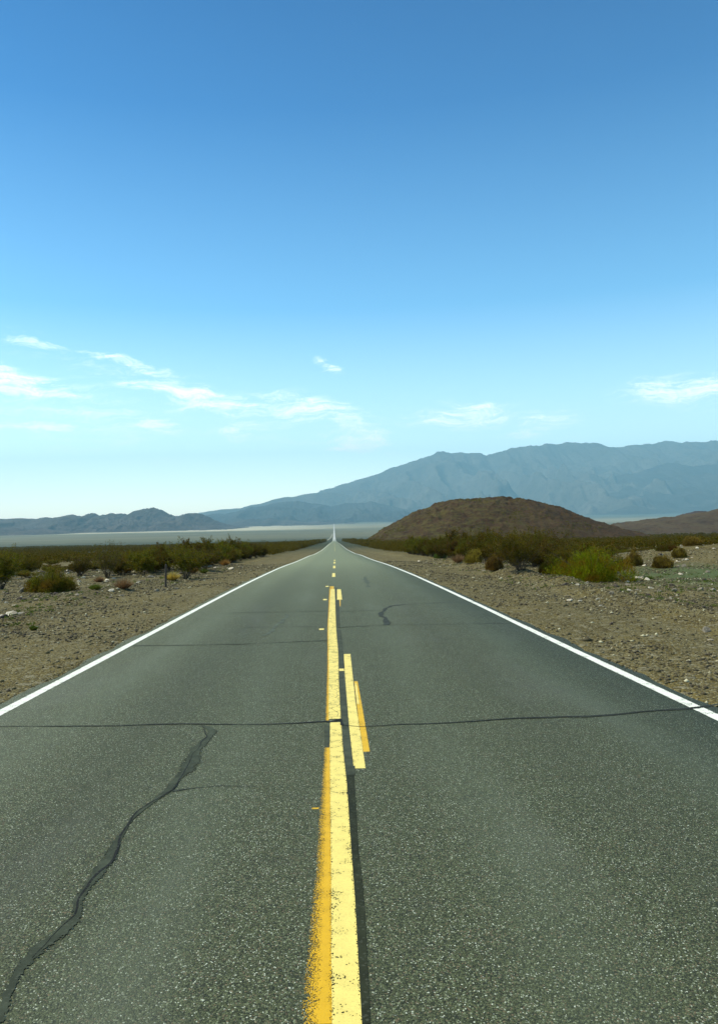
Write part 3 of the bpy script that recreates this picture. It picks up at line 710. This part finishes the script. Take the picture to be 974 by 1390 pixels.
def two_part(name, loc, sc, rot, parts, label, cat, group=None):
    """a plant: Empty at its foot with its stems and its foliage as children"""
    root = bpy.data.objects.new(name, None); root.empty_display_size = .2; COL.objects.link(root)
    root.location = loc; root.scale = sc; root.rotation_euler = (0, 0, rot)
    for nm, me in parts:
        o = bpy.data.objects.new(nm, me); COL.objects.link(o); o.parent = root
    return tag(root, label, cat, group)
def mk_mesh(name, V, Fc, m):
    o = mesh_obj(name, V, Fc, m); me = o.data; bpy.data.objects.remove(o); return me
def joined(name, a, b, ma, mb):
    V = np.concatenate([a[0], b[0]]); Fc = np.concatenate([a[1], b[1] + len(a[0])])
    me = mk_mesh(name, V, Fc, ma); me.materials.append(mb)
    me.polygons.foreach_set('material_index', np.r_[np.zeros(len(a[1])), np.ones(len(b[1]))].astype(np.int32)); return me

CRE = []
for k in range(9):
    st, lf = creosote(100 + k, h=[1.3, 1.5, 1.15, 1.7, 1.4, 1.05, 1.35, 1.55, 1.25][k], r=[.95, 1.0, 1.05, .9, 1.15, .95, .85, 1.05, 1.0][k], nst=[22, 26, 20, 24, 28, 18, 20, 26, 24][k], nleaf=[8200, 9200, 7800, 8400, 9800, 6200, 6000, 9000, 7200][k], ls=.029)
    ml = leaf_olive if k in (2, 5) else leaf_dark
    CRE.append((mk_mesh('stem', *st, stem_m), mk_mesh('foliage', *lf, ml), joined('creosote_bush', st, lf, stem_m, ml)))
taken = []
def named_bush(px, py, wpx, hpx, kind, name, label, cat='bush', group=None, seed=0):
    x, y, z = ground_pt(px, py); pm = y / F
    w_, h_ = wpx * pm, hpx * pm
    taken.append((x, y, w_ * .5 + .3))
    rot = (seed * 1.7) % 6.28
    if kind == 'creosote':
        st, lf = creosote(300 + seed, h=h_ * 1.15, r=w_ * .62, nst=34, nleaf=9500, ls=.026)
        parts = [('stem', mk_mesh('stem', *st, stem_m)), ('foliage', mk_mesh('foliage', *lf, leaf_dark))]
    elif kind == 'twiggy':
        st, lf = creosote(300 + seed, h=h_ * 1.25, r=w_ * .6, nst=40, nleaf=5600, ls=.022, low=.1)
        parts = [('stem', mk_mesh('stem', *st, stem_m)), ('foliage', mk_mesh('foliage', *lf, leaf_dark))]
    elif kind == 'dead':
        st, lf = creosote(300 + seed, h=h_, r=w_ * .5, nst=30, nleaf=900, ls=.02, low=.3)
        parts = [('stem', mk_mesh('stem', *st, grey_twig)), ('foliage', mk_mesh('foliage', *lf, grey_twig))]
    else:
        lm = {'bright': leaf_bright, 'olive': leaf_olive, 'green': leaf_green, 'brown': browntuft}[kind]
        st, lf = mound(300 + seed, h=h_ * 1.08, r=w_ * .5, n=int(5000 + 5500 * min(w_, 4)), ls=.045, wd=.010, lumps=8 if w_ > 1 else 4)
        parts = [('stem', mk_mesh('stem', *st, stem_m)), ('foliage', mk_mesh('foliage', *lf, lm))]
    return two_part(name, (x, y, z), (1, 1, 1), rot, parts, label, cat, group)

named_bush(803, 788, 126, 46, 'bright', 'rabbitbrush', 'large bright yellow-green bush, the biggest and brightest beside the right shoulder', seed=1)
named_bush(752, 780, 40, 24, 'olive', 'shrub', 'low olive-brown shrub pressed against the left side of the bright yellow-green bush', 'shrub', seed=2)
named_bush(706, 774, 82, 52, 'creosote', 'creosote_bush', 'tallest dark green creosote bush, directly left of the bright yellow-green bush', seed=3)
named_bush(745, 771, 70, 45, 'creosote', 'creosote_bush', 'dark creosote bush rising behind the low olive-brown shrub on the right verge', seed=4)
named_bush(671, 774, 26, 22, 'brown', 'shrub', 'small reddish brown shrub at the foot of the tallest dark creosote bush', 'shrub', seed=5)
named_bush(642, 764, 26, 17, 'brown', 'shrub', 'rounded dark brown dome-shaped shrub at the right gravel edge below the grey dead shrub', 'shrub', seed=6)
named_bush(655, 760, 16, 24, 'dead', 'dead_shrub', 'pale grey leafless shrub standing behind the rounded dark brown shrub', 'shrub', seed=7)
named_bush(597, 758, 22, 11, 'green', 'shrub', 'low fresh green shrub at the foot of the scrub left of the pale straw tuft', 'shrub', seed=8)
named_bush(624, 752, 30, 12, 'green', 'shrub', 'wider fresh green shrub just behind the pale straw tuft', 'shrub', seed=9)
named_bush(898, 771, 27, 16, 'brown', 'shrub', 'small isolated round golden brown shrub on bare gravel far right', 'shrub', seed=10)
named_bush(860, 768, 22, 22, 'brown', 'shrub', 'ragged brown shrub just right of the bright yellow-green bush', 'shrub', seed=11)
named_bush(922, 757, 20, 14, 'brown', 'shrub', 'brown tufted shrub at the foot of the dirt bank on the right', 'shrub', seed=12)
named_bush(68, 804, 62, 33, 'olive', 'shrub', 'broad low olive shrub with yellow flecks in front of the left-hand scrub', 'shrub', seed=13)
named_bush(146, 784, 46, 42, 'twiggy', 'creosote_bush', 'dark twiggy upright creosote bush standing alone on the left rubble', seed=14)
named_bush(2, 800, 34, 52, 'creosote', 'creosote_bush', 'yellowish creosote bush cut off by the left edge of the picture', seed=15)
named_bush(252, 786, 50, 43, 'creosote', 'creosote_bush', 'dense creosote bush with a tall crown right behind the marker post', seed=16)
named_bush(208, 778, 30, 22, 'creosote', 'creosote_bush', 'small creosote bush left of the marker post behind white rocks', seed=17)
named_bush(108, 782, 26, 22, 'twiggy', 'creosote_bush', 'thin brown-green bush left of the dark twiggy upright creosote bush', seed=18)
named_bush(34, 781, 46, 24, 'creosote', 'creosote_bush', 'dark creosote bush behind the broad low olive shrub', seed=19)
named_bush(280, 774, 42, 29, 'creosote', 'creosote_bush', 'tall creosote bush right of the marker post at the shoulder edge', seed=20)

def named_tuft(px, py, wpx, hpx, m, label, seed, name='grass_tuft', cat='grass tuft', group=None):
    x, y, z = ground_pt(px, py); pm = y / F
    taken.append((x, y, wpx * pm * .4))
    V, Fc = tuft(seed, hpx * pm * 1.05, wpx * pm * .5, 520, .007)
    o = mesh_obj(name, V, Fc, m); o.location = (x, y, z); return tag(o, label, cat, group)
named_tuft(168, 799, 26, 16, straw_m, 'pale straw-coloured dry grass tuft left of the marker post on the rubble', 1)
named_tuft(234, 788, 20, 13, straworange, 'orange dry grass tuft right beside the marker post', 2)
named_tuft(621, 764, 17, 13, straw_m, 'pale straw tuft left of the rounded dark brown shrub on the right verge', 3)
named_tuft(130, 801, 17, 10, leaf_green, 'small grey-green tuft left of the pale straw tuft', 4)
named_tuft(262, 778, 16, 11, straworange, 'rusty dry tuft at the foot of the tall creosote bush right of the post', 5)
named_tuft(305, 768, 14, 10, straworange, 'rusty brown dry tuft on the left shoulder edge farther along the scrub', 6)
named_tuft(135, 790, 14, 8, straw_m, 'small straw tuft at the foot of the dark twiggy creosote bush', 7)
named_tuft(277, 778, 12, 7, leaf_green, 'small green tuft on the left shoulder between two creosote bushes', 8)
named_tuft(880, 786, 20, 6, leaf_green, 'low green sprouts on gravel right of the bright yellow-green bush', 9)
named_tuft(46, 856, 9, 8, leaf_green, 'tiny yellow-green sprig on the bare left verge nearest the camera', 10)

# ------------------------------------------------------------------ marker post
def marker_post():
    x, y, z = ground_pt(225, 797); h = 31 * y / F; w_ = .045
    m, t, out = mat('weathered_post')
    P = t.n('ShaderNodeTexCoord').outputs['Object']
    c = t.mix(t.noise(t.mapping(P, scale=(30, 30, 3)), 1, 4, .6), (.035, .026, .018), (.085, .065, .045))
    b = t.n('ShaderNodeBsdfPrincipled', i_Base_Color=c, i_Roughness=.85); t.link(b.outputs[0], out.inputs[0])
    prof_ = [(-w_, -.3), (-w_ * 1.02, h - .02), (-w_ * .8, h), (w_ * .8, h), (w_ * 1.02, h - .02), (w_, -.3)]
    V, Fc = [], []
    lv = [(-.3, 1), (0, 1.0), (h * .35, .97), (h * .7, 1.0), (h - .025, .97), (h, .72)]
    for (zz_, s) in lv:
        for j in range(8):
            a = math.pi / 8 + j * math.pi / 4; V.append((math.cos(a) * w_ * s + zz_ * .035, math.sin(a) * w_ * s, zz_))
    for i in range(len(lv) - 1):
        for j in range(8): Fc.append((i * 8 + j, i * 8 + (j + 1) % 8, (i + 1) * 8 + (j + 1) % 8, (i + 1) * 8 + j))
    Fc.append(tuple(range((len(lv) - 1) * 8, len(lv) * 8)))
    o = mesh_obj('marker_post', V, Fc, m); o.location = (x, y, z)
    taken.append((x, y, .4))
    tag(o, 'short dark weathered post standing upright on the left verge', 'post')
marker_post()

# ------------------------------------------------------------------ rocks
def rock_mesh(name, seed, m, flat=.6, sub=2):
    import bmesh
    bm = bmesh.new(); bmesh.ops.create_icosphere(bm, subdivisions=sub, radius=1)
    g = np.random.default_rng(seed); P = np.array([v.co for v in bm.verts])
    for k in range(9):                          # chop facets off a ball
        n = g.normal(0, 1, 3); n /= np.linalg.norm(n); d = g.uniform(.45, .8)
        e = P @ n - d; P = P - np.outer(np.maximum(e, 0), n)
    P = P * (1 + .10 * (fbm(P[:, 0] * 2 + seed, P[:, 1] * 2 + P[:, 2] * 3, 3, seed)[:, None] - .5))
    P *= np.array([1, g.uniform(.6, .85), flat]); P[:, 2] += flat * .35
    for v, p in zip(bm.verts, P): v.co = p
    me = bpy.data.meshes.new(name); bm.to_mesh(me); bm.free(); me.materials.append(m); return me
def m_rock(name, a, b):
    m, t, out = mat(name)
    P = t.n('ShaderNodeTexCoord').outputs['Object']; oi = t.n('ShaderNodeObjectInfo').outputs['Random']
    n = t.noise(P, 2.4, 5, .65)
    c = t.mix(t.ramp(n, .35, .65), a, b)
    hs = t.n('ShaderNodeHueSaturation', i_Color=c, i_Value=t.math('ADD', t.math('MULTIPLY', oi, .5), .7))
    bs = t.n('ShaderNodeBsdfPrincipled', i_Base_Color=hs.outputs[0], i_Roughness=.9); bs.inputs['Specular IOR Level'].default_value = .2
    bp = t.n('ShaderNodeBump', i_Height=n, i_Strength=.5, i_Distance=.1); t.link(bp.outputs[0], bs.inputs['Normal'])
    t.link(bs.outputs[0], out.inputs[0]); return m
pale_rock = m_rock('pale_rock', (.42, .37, .27), (.58, .52, .40)); mid_rock = m_rock('grey_rock', (.20, .17, .12), (.30, .26, .19)); dark_rock = m_rock('dark_rock', (.055, .042, .034), (.10, .08, .06))
RK = {'pale': [rock_mesh('rock', 500 + k, pale_rock, [.5, .4, .65, .55][k]) for k in range(4)],
      'mid': [rock_mesh('rock', 520 + k, mid_rock, [.6, .45, .7, .5][k]) for k in range(4)],
      'dark': [rock_mesh('rock', 540 + k, dark_rock, [.6, .5, .7][k]) for k in range(3)]}
def rock(x, y, s, kind, label, group=None, k=0, rot=0.0):
    o = bpy.data.objects.new('rock', RK[kind][k % len(RK[kind])]); COL.objects.link(o)
    o.location = (x, y, float(zg(x, y)) - s * .12); o.scale = (s, s, s); o.rotation_euler = ((k * .37) % .3 - .15, (k * .53) % .3 - .15, rot)
    taken.append((x, y, s)); return tag(o, label, 'rock', group)
NR = [(773, 816, 11, 'pale', 'flat pale tan rock, leftmost of the pair on the right shoulder below the bright bush'),
      (787, 816, 9, 'pale', 'pale rock, right member of the pair on the right shoulder below the bright bush'),
      (811, 814, 7, 'pale', 'upright narrow cream rock between the pale pair and the rock in front of it'),
      (815, 823, 9, 'pale', 'tan rock nearest the road of the pale rocks below the bright bush'),
      (766, 794, 11, 'dark', 'dark brown rock at the lower left foot of the bright yellow-green bush'),
      (793, 792, 7, 'mid', 'grey rock close under the middle of the bright yellow-green bush'),
      (851, 791, 9, 'pale', 'pale cream rock in the rubble at the lower right of the bright bush'),
      (865, 785, 12, 'pale', 'brightest whitish rock in the rubble right of the bright bush'),
      (846, 787, 11, 'dark', 'black-brown rock behind the pale rubble right of the bright bush'),
      (836, 797, 12, 'dark', 'dark rock at the left end of the rubble right of the bright bush'),
      (845, 745, 9, 'pale', 'white rock glinting behind and above the bright yellow-green bush'),
      (829, 848, 9, 'dark', 'dark brown rock alone on the bare right shoulder'),
      (691, 762, 5, 'pale', 'small pale rock in front of the tallest dark creosote bush'),
      (568, 762, 6, 'pale', 'pale rock by the right shoulder edge far along the scrub'),
      (585, 766, 5, 'dark', 'small dark rock on the right shoulder near the low green shrub'),
      (664, 784, 6, 'dark', 'small dark rock on the right shoulder in front of the brown dome shrub'),
      (931, 760, 8, 'pale', 'tan rock on the green flat below the dirt bank'),
      (922, 763, 7, 'mid', 'brownish rock beside the tan rock on the green flat'),
      (15, 834, 15, 'pale', 'chunky pale rock near the left edge of the picture beside a dark one'),
      (5, 838, 16, 'dark', 'dark rounded rock touching the left edge of the picture'),
      (29, 833, 9, 'pale', 'flat yellowish rock right of the chunky pale rock at the left edge'),
      (50, 829, 7, 'pale', 'small whitish rock on the left verge below the broad olive shrub'),
      (50, 852, 7, 'pale', 'flat pale stone beside the tiny sprig on the left verge'),
      (105, 808, 9, 'mid', 'grey stone on the left rubble right of the broad olive shrub'),
      (197, 776, 9, 'pale', 'white rock behind the rubble left of the marker post'),
      (183, 781, 9, 'pale', 'whitish rock left of the marker post under the small creosote bush'),
      (214, 774, 6, 'pale', 'small white rock at the top left of the marker post'),
      (189, 791, 8, 'pale', 'yellowish flat rock midway between the straw tuft and the marker post'),
      (259, 772, 11, 'pale', 'large white rock on the shoulder between the creosote bushes right of the post'),
      (292, 771, 6, 'pale', 'pale stone on the left shoulder before the rusty tuft'),
      (213, 803, 9, 'mid', 'grey-white rock at the foot of the marker post'),
      (114, 812, 11, 'dark', 'dark stone below the dark twiggy creosote bush'),
      (239, 800, 8, 'mid', 'grey stone on the left shoulder just right of the marker post foot')]
for k, (px, py, wp, kind, lab) in enumerate(NR):
    x, y, z = ground_pt(px, py); rock(x, y, wp * y / F * .52, kind, lab, None, k, k * 1.3)
g_ = np.random.default_rng(77)
n_l = n_r = 0
while n_l < 110 or n_r < 110:
    y = 9 + 55 * g_.uniform() ** 1.2; s = g_.choice([-1, 1]); ax_ = g_.uniform(6.2, .5 * y + 3)
    if ax_ > .46 * y + 1 or (s < 0 and n_l >= 110) or (s > 0 and n_r >= 110): continue
    x = s * ax_
    dens = vnoise(x / 2.2, y / 3.0, 91)
    if ax_ < 8 and g_.uniform() > .25 or dens < .42: continue
    if any((x - a) ** 2 + (y - b) ** 2 < (c * .7) ** 2 for a, b, c in taken): continue
    sz = g_.uniform(.05, .13) * (1.5 if g_.uniform() > .85 else 1) * (1 + y / 90)
    kd = g_.choice(['pale', 'mid', 'dark'], p=[.34, .46, .20])
    lab = {'pale': 'small pale angular stone', 'mid': 'small grey-brown stone', 'dark': 'small dark stone'}[kd] + (' scattered on the left verge rubble' if s < 0 else ' scattered on the right verge gravel')
    rock(x, y, sz, str(kd), lab, lab.replace('stone', 'stones').replace('small ', ''), int(g_.integers(0, 12)), g_.uniform(0, 6))
    if s < 0: n_l += 1
    else: n_r += 1

for q in range(34):                       # rubble of the dirt bank on the right
    x, y = g_.normal(23.5, 2.8), g_.normal(47.5, 2.6)
    kd = str(g_.choice(['pale', 'mid', 'dark'], p=[.35, .4, .25]))
    lab = {'pale': 'pale cobble', 'mid': 'grey-brown cobble', 'dark': 'dark cobble'}[kd] + ' on the slope of the low dirt bank at the far right'
    rock(x, y, g_.uniform(.10, .26), kd, lab, kd.replace('mid', 'grey-brown') + ' cobbles on the dirt bank', q, q * .9)
named_bush(938, 741, 26, 12, 'brown', 'shrub', 'low brown shrub on top of the dirt bank at the far right', 'shrub', seed=21)
named_bush(905, 748, 28, 9, 'olive', 'shrub', 'low olive shrub on the left slope of the dirt bank at the far right', 'shrub', seed=22)

# ------------------------------------------------------------------ creosote scrub: individuals, nearest first
cand = []
tries = 0
def edge(s, y): return float(np.interp(y, [20, 40, 75, 120, 200], [11.5, 10.0, 10.2, 10.6, 11] if s > 0 else [12.5, 9.6, 9.8, 10.4, 11]))
BH = [{}]
def far_from(x, y, d):
    for a, b, c in taken:
        if (x - a) ** 2 + (y - b) ** 2 < (c + d) ** 2: return False
    return True
pts = []
for _ in range(34000):
    y = 30 + 120 * g_.uniform() ** .8; x = g_.uniform(-.47, .53) * y
    s = 1 if x > 0 else -1; A = abs(x)
    if A < edge(s, y) + .6: continue
    if s > 0 and A > 11.5 and y < 56 and (A > 13.5 or y < 40) and not (y > 48 and A < 17): continue
    if s < 0 and y < 44 and A > 8: continue
    if s < 0 and y < 62 and A > 14 and g_.uniform() > .15: continue
    if vnoise(x / 7, y / 9, 95) < (.50 if y < 85 else .38) and A > edge(s, y) + 4: continue
    dmin = 1.75 if A < edge(s, y) + 3 else 2.3
    if any((x - a) ** 2 + (y - b) ** 2 < dmin ** 2 for a, b in pts): continue
    if not far_from(x, y, .35): continue
    pts.append((x, y))
pts.sort(key=lambda p: p[1] + 2.2 * max(0, abs(p[0]) - edge(1 if p[0] > 0 else -1, p[1]) - 2))
rest = pts[275:]; pts = pts[:275]
YFAR = 150.0

for i, (x, y) in enumerate(pts):
    s = 1 if x > 0 else -1
    k = int(g_.integers(0, 9)); fr = max(0, abs(x) - edge(s, y) - 2.5)
    sc = g_.uniform(.95, 1.45) * (1 if fr < 3 else .85); szz = sc * g_.uniform(1.0, 1.4) * float(np.interp(fr, [0, 7], [1, .50])); rt = g_.uniform(0, 6.28)
    side = 'left' if s < 0 else 'right'
    front = abs(x) < edge(s, y) + 3
    lab = f'olive creosote bush in the front row of scrub along the {side} shoulder' if front else f'olive creosote bush deeper in the scrub away from the {side} shoulder'
    grp = f'front row of creosote scrub on the {side}' if front else f'deeper creosote scrub on the {side}'
    if s > 0 and x / y > .27: szz *= .6
    if s < 0: szz *= 1.12 if g_.uniform() > .75 else .74
    if y < 75: two_part('creosote_bush', (x, y, float(zg(x, y))), (sc, sc, szz), rt, [('stem', CRE[k][0]), ('foliage', CRE[k][1])], lab, 'bush', grp)
    else:
        o = bpy.data.objects.new('creosote_bush', CRE[k][2]); COL.objects.link(o)
        o.location = (x, y, float(zg(x, y))); o.scale = (sc, sc, szz); o.rotation_euler = (0, 0, rt); tag(o, lab, 'bush', grp)

# far scrub nobody could count
def scrub(name, y0, y1, area, nq, ls, seed, hgt=2.2, rad=1.3, extra=None):
    g = np.random.default_rng(seed)
    n = int(.62 * (y1 ** 2 - y0 ** 2) / area)
    y = np.sqrt(g.uniform(y0 ** 2, y1 ** 2, n)); x = g.uniform(-.58, .66, n) * y
    A = np.abs(x); keep = A > np.interp(y, [80, 200, 1200], [11.0, 11.5, 15]) + g.uniform(0, 1.5, n)
    keep &= fbm(x / 18, y / 26, 2, 97) > .43
    x, y = x[keep], y[keep]
    # extra row close to the verge
    m2 = int((y1 - y0) / 1.3 * 2); ye = g.uniform(y0, y1, m2); xe = np.where(g.uniform(size=m2) > .5, 1, -1) * (np.interp(ye, [80, 200, 1200], [11.0, 11.5, 15]) + g.uniform(0, 3.0, m2))
    x = np.r_[x, xe]; y = np.r_[y, ye]; n = len(x)
    if extra is not None: x = np.r_[x, extra[:, 0]]; y = np.r_[y, extra[:, 1]]; n = len(x)
    fr = np.interp(np.abs(x) - np.interp(y, [80, 200, 1200], [11.0, 11.5, 15]), [2.5, 10], [1, .55])
    z = zg(x, y); sc = fr * g.uniform(.6, 1.25, n) * (1 + y / 1600); hh = hgt * sc * g.uniform(.8, 1.2, n); rr_ = rad * sc
    a = g.uniform(0, 2 * math.pi, (n, nq)); t = g.uniform(.08, 1, (n, nq)) ** .8; w_ = np.sqrt(g.uniform(.02, 1, (n, nq)))
    rx = rr_[:, None] * w_ * (.35 + .75 * np.sin(np.pi * np.minimum(t * .8 + .1, 1)))
    C = np.stack([x[:, None] + np.cos(a) * rx, y[:, None] + np.sin(a) * rx, z[:, None] + hh[:, None] * t * (1 - .25 * w_)], -1).reshape(-1, 3)
    N = len(C); L = ls * g.uniform(.7, 1.4, N)
    V, Fc = quads(C, g.normal(0, 1, (N, 3)) + [0, 0, .6], g.normal(0, 1, (N, 3)), L, L * g.uniform(.45, .8, N))
    return V, Fc
parts = [scrub('a', YFAR, 260, 11, 240, .085, 1, extra=np.array(rest)), scrub('b', 260, 560, 20, 80, .19, 2), scrub('c', 560, 1400, 60, 30, .40, 3)]
off = 0; VV, FF = [], []
for V, Fc in parts: VV.append(V); FF.append(Fc + off); off += len(V)
tag(mesh_obj('desert_scrub', np.concatenate(VV), np.concatenate(FF), leaf_dark), 'far dark green scrub covering the slope beyond the nearer bushes', 'scrub', kind='stuff')

def on_hill():
    g = np.random.default_rng(15); ob = bpy.data.objects['rocky_hill']; n = len(ob.data.vertices)
    v = np.zeros(n * 3, dtype=np.float32); ob.data.vertices.foreach_get('co', v); v = v.reshape(-1, 3) + np.array(ob.location)
    v = v[(v[:, 1] < 545) & (v[:, 2] > zg(v[:, 0], v[:, 1]) + .2)]
    p = v[g.integers(0, len(v), 5200)] + g.uniform(-.4, .4, (5200, 3)) * [1, 1, 0]; q = 22
    p = p[(fbm(p[:, 0] / 18, p[:, 1] / 18, 3, 12) + .0016 * (60 - p[:, 0]) - .004 * (p[:, 2] + 5)) > .52]
    s = g.uniform(.25, 1.0, len(p)) ** 1.5; C = np.repeat(p, q, 0) + g.normal(0, .42, (len(p) * q, 3)) * np.repeat(s, q)[:, None] + [0, 0, .15]
    N = len(C); L = g.uniform(.10, .22, N)
    V, Fc = quads(C, g.normal(0, 1, (N, 3)), g.normal(0, 1, (N, 3)), L, L * .7)
    tag(mesh_obj('hill_scrub', V, Fc, leaf_dark), 'tiny dark shrubs dotting the brown hill', 'scrub', kind='stuff')
on_hill()

# ------------------------------------------------------------------ gravel and sprouts
def gravel():
    g = np.random.default_rng(5)
    n = 260000
    y = 5 + 62 * g.uniform(size=n) ** 1.35; A = 3.82 + g.uniform(size=n) ** 1.1 * (.56 * y + 1 - 0)
    s = np.where(g.uniform(size=n) > .5, 1, -1); x = A * s
    d = fbm(x / 1.6, y / 2.6, 3, 93)
    pr = np.clip((d - .36) * 4.5, .10, 1) * np.where(A < 6.5, .55, 1) * np.where(A < 4.05, .35, 1)
    pr = np.maximum(pr, np.exp(-((A - 8.1) / .8) ** 2))
    k = (g.uniform(size=n) < pr) & (A < .54 * y + 2.5); x, y = x[k], y[k]; n = len(x); A_ = np.abs(x)
    r = .0075 + .030 * g.uniform(size=n) ** 5 * (1 + y / 50) + y * .00022; r *= np.where(g.uniform(size=n) > .985, 1.9, 1)
    oc = np.array([[1, 0, 0], [0, 1, 0], [-1, 0, 0], [0, -1, 0], [0, 0, 1], [.1, .1, -1.0]])
    f = np.array([[0, 1, 4], [1, 2, 4], [2, 3, 4], [3, 0, 4], [1, 0, 5], [2, 1, 5], [3, 2, 5], [0, 3, 5]])
    a = g.uniform(0, 6.28, n)
    V = oc[None] * g.uniform(.6, 1.3, (n, 6, 1)) * np.stack([np.ones(n), g.uniform(.6, 1, n), g.uniform(.4, .8, n)], -1)[:, None] * r[:, None, None]
    ca, sa = np.cos(a)[:, None], np.sin(a)[:, None]
    X = V[..., 0] * ca - V[..., 1] * sa + x[:, None]; Y = V[..., 0] * sa + V[..., 1] * ca + y[:, None]; Z = V[..., 2] + (np.where(A_ < 3.86, zroad(y) + r * .35, zg(x, y) + r * .2))[:, None]
    Fc = (f[None] + (np.arange(n) * 6)[:, None, None]).reshape(-1, 3)
    m, t, out = mat('loose_gravel')
    rn = t.n('ShaderNodeNewGeometry').outputs['Random Per Island']
    cr = t.n('ShaderNodeValToRGB', i_Fac=rn); e = cr.color_ramp.elements
    e[0].position = 0; e[0].color = (.035, .027, .015, 1); e[1].position = 1; e[1].color = (.48, .44, .28, 1)
    for p, c in ((.35, (.060, .047, .018)), (.7, (.108, .088, .034)), (.93, (.19, .16, .085))): q = e.new(p); q.color = (*c, 1)
    bs = t.n('ShaderNodeBsdfPrincipled', i_Base_Color=cr.outputs[0], i_Roughness=.9); t.link(bs.outputs[0], out.inputs[0])
    tag(mesh_obj('gravel', np.stack([X, Y, Z], -1).reshape(-1, 3), Fc, m), 'loose gravel strewn over both verges', 'gravel', kind='stuff')
gravel()
def sprouts():
    g = np.random.default_rng(6); n = 2600
    y = 14 + 50 * g.uniform(size=n) ** 1.1; s = np.where(g.uniform(size=n) > .5, 1, -1); A = 6.5 + g.uniform(size=n) * .5 * y; x = A * s
    k = (fbm(x / 3, y / 4, 3, 99) > .52) & (A < .52 * y + 2); x, y = x[k], y[k]; n = len(x); q = 14
    C = np.stack([np.repeat(x, q), np.repeat(y, q), np.repeat(zg(x, y), q)], -1); N = len(C)
    D = g.normal(0, .6, (N, 3)) + [0, 0, 1]; L = g.uniform(.02, .06, N)
    C[:, :2] += g.normal(0, .05, (N, 2)); C[:, 2] += L * .6
    V, Fc = quads(C, D, g.normal(0, 1, (N, 3)), L, L * .22)
    tag(mesh_obj('ground_cover', V, Fc, leaf_green), 'sparse green sprouts between the stones', 'ground cover', kind='stuff')
sprouts()

# ------------------------------------------------------------------ air
hz, ht, hout = mat('air')
pv = ht.n('ShaderNodeVolumePrincipled'); pv.inputs['Color'].default_value = (.41, .80, .96, 1)
pv.inputs['Density'].default_value = 5.4e-5; pv.inputs['Anisotropy'].default_value = 0.0
ht.link(pv.outputs[0], hout.inputs['Volume'])
x0, x1, y0, y1, z0, z1 = -31000, 31000, -3200, 27500, float(GZ.min()) - 60, 2400
V = [(x, y, z) for z in (z0, z1) for y in (y0, y1) for x in (x0, x1)]
hb = mesh_obj('haze', V, [(0, 2, 3, 1), (4, 5, 7, 6), (0, 1, 5, 4), (2, 6, 7, 3), (0, 4, 6, 2), (1, 3, 7, 5)], hz)
tag(hb, kind='stuff')
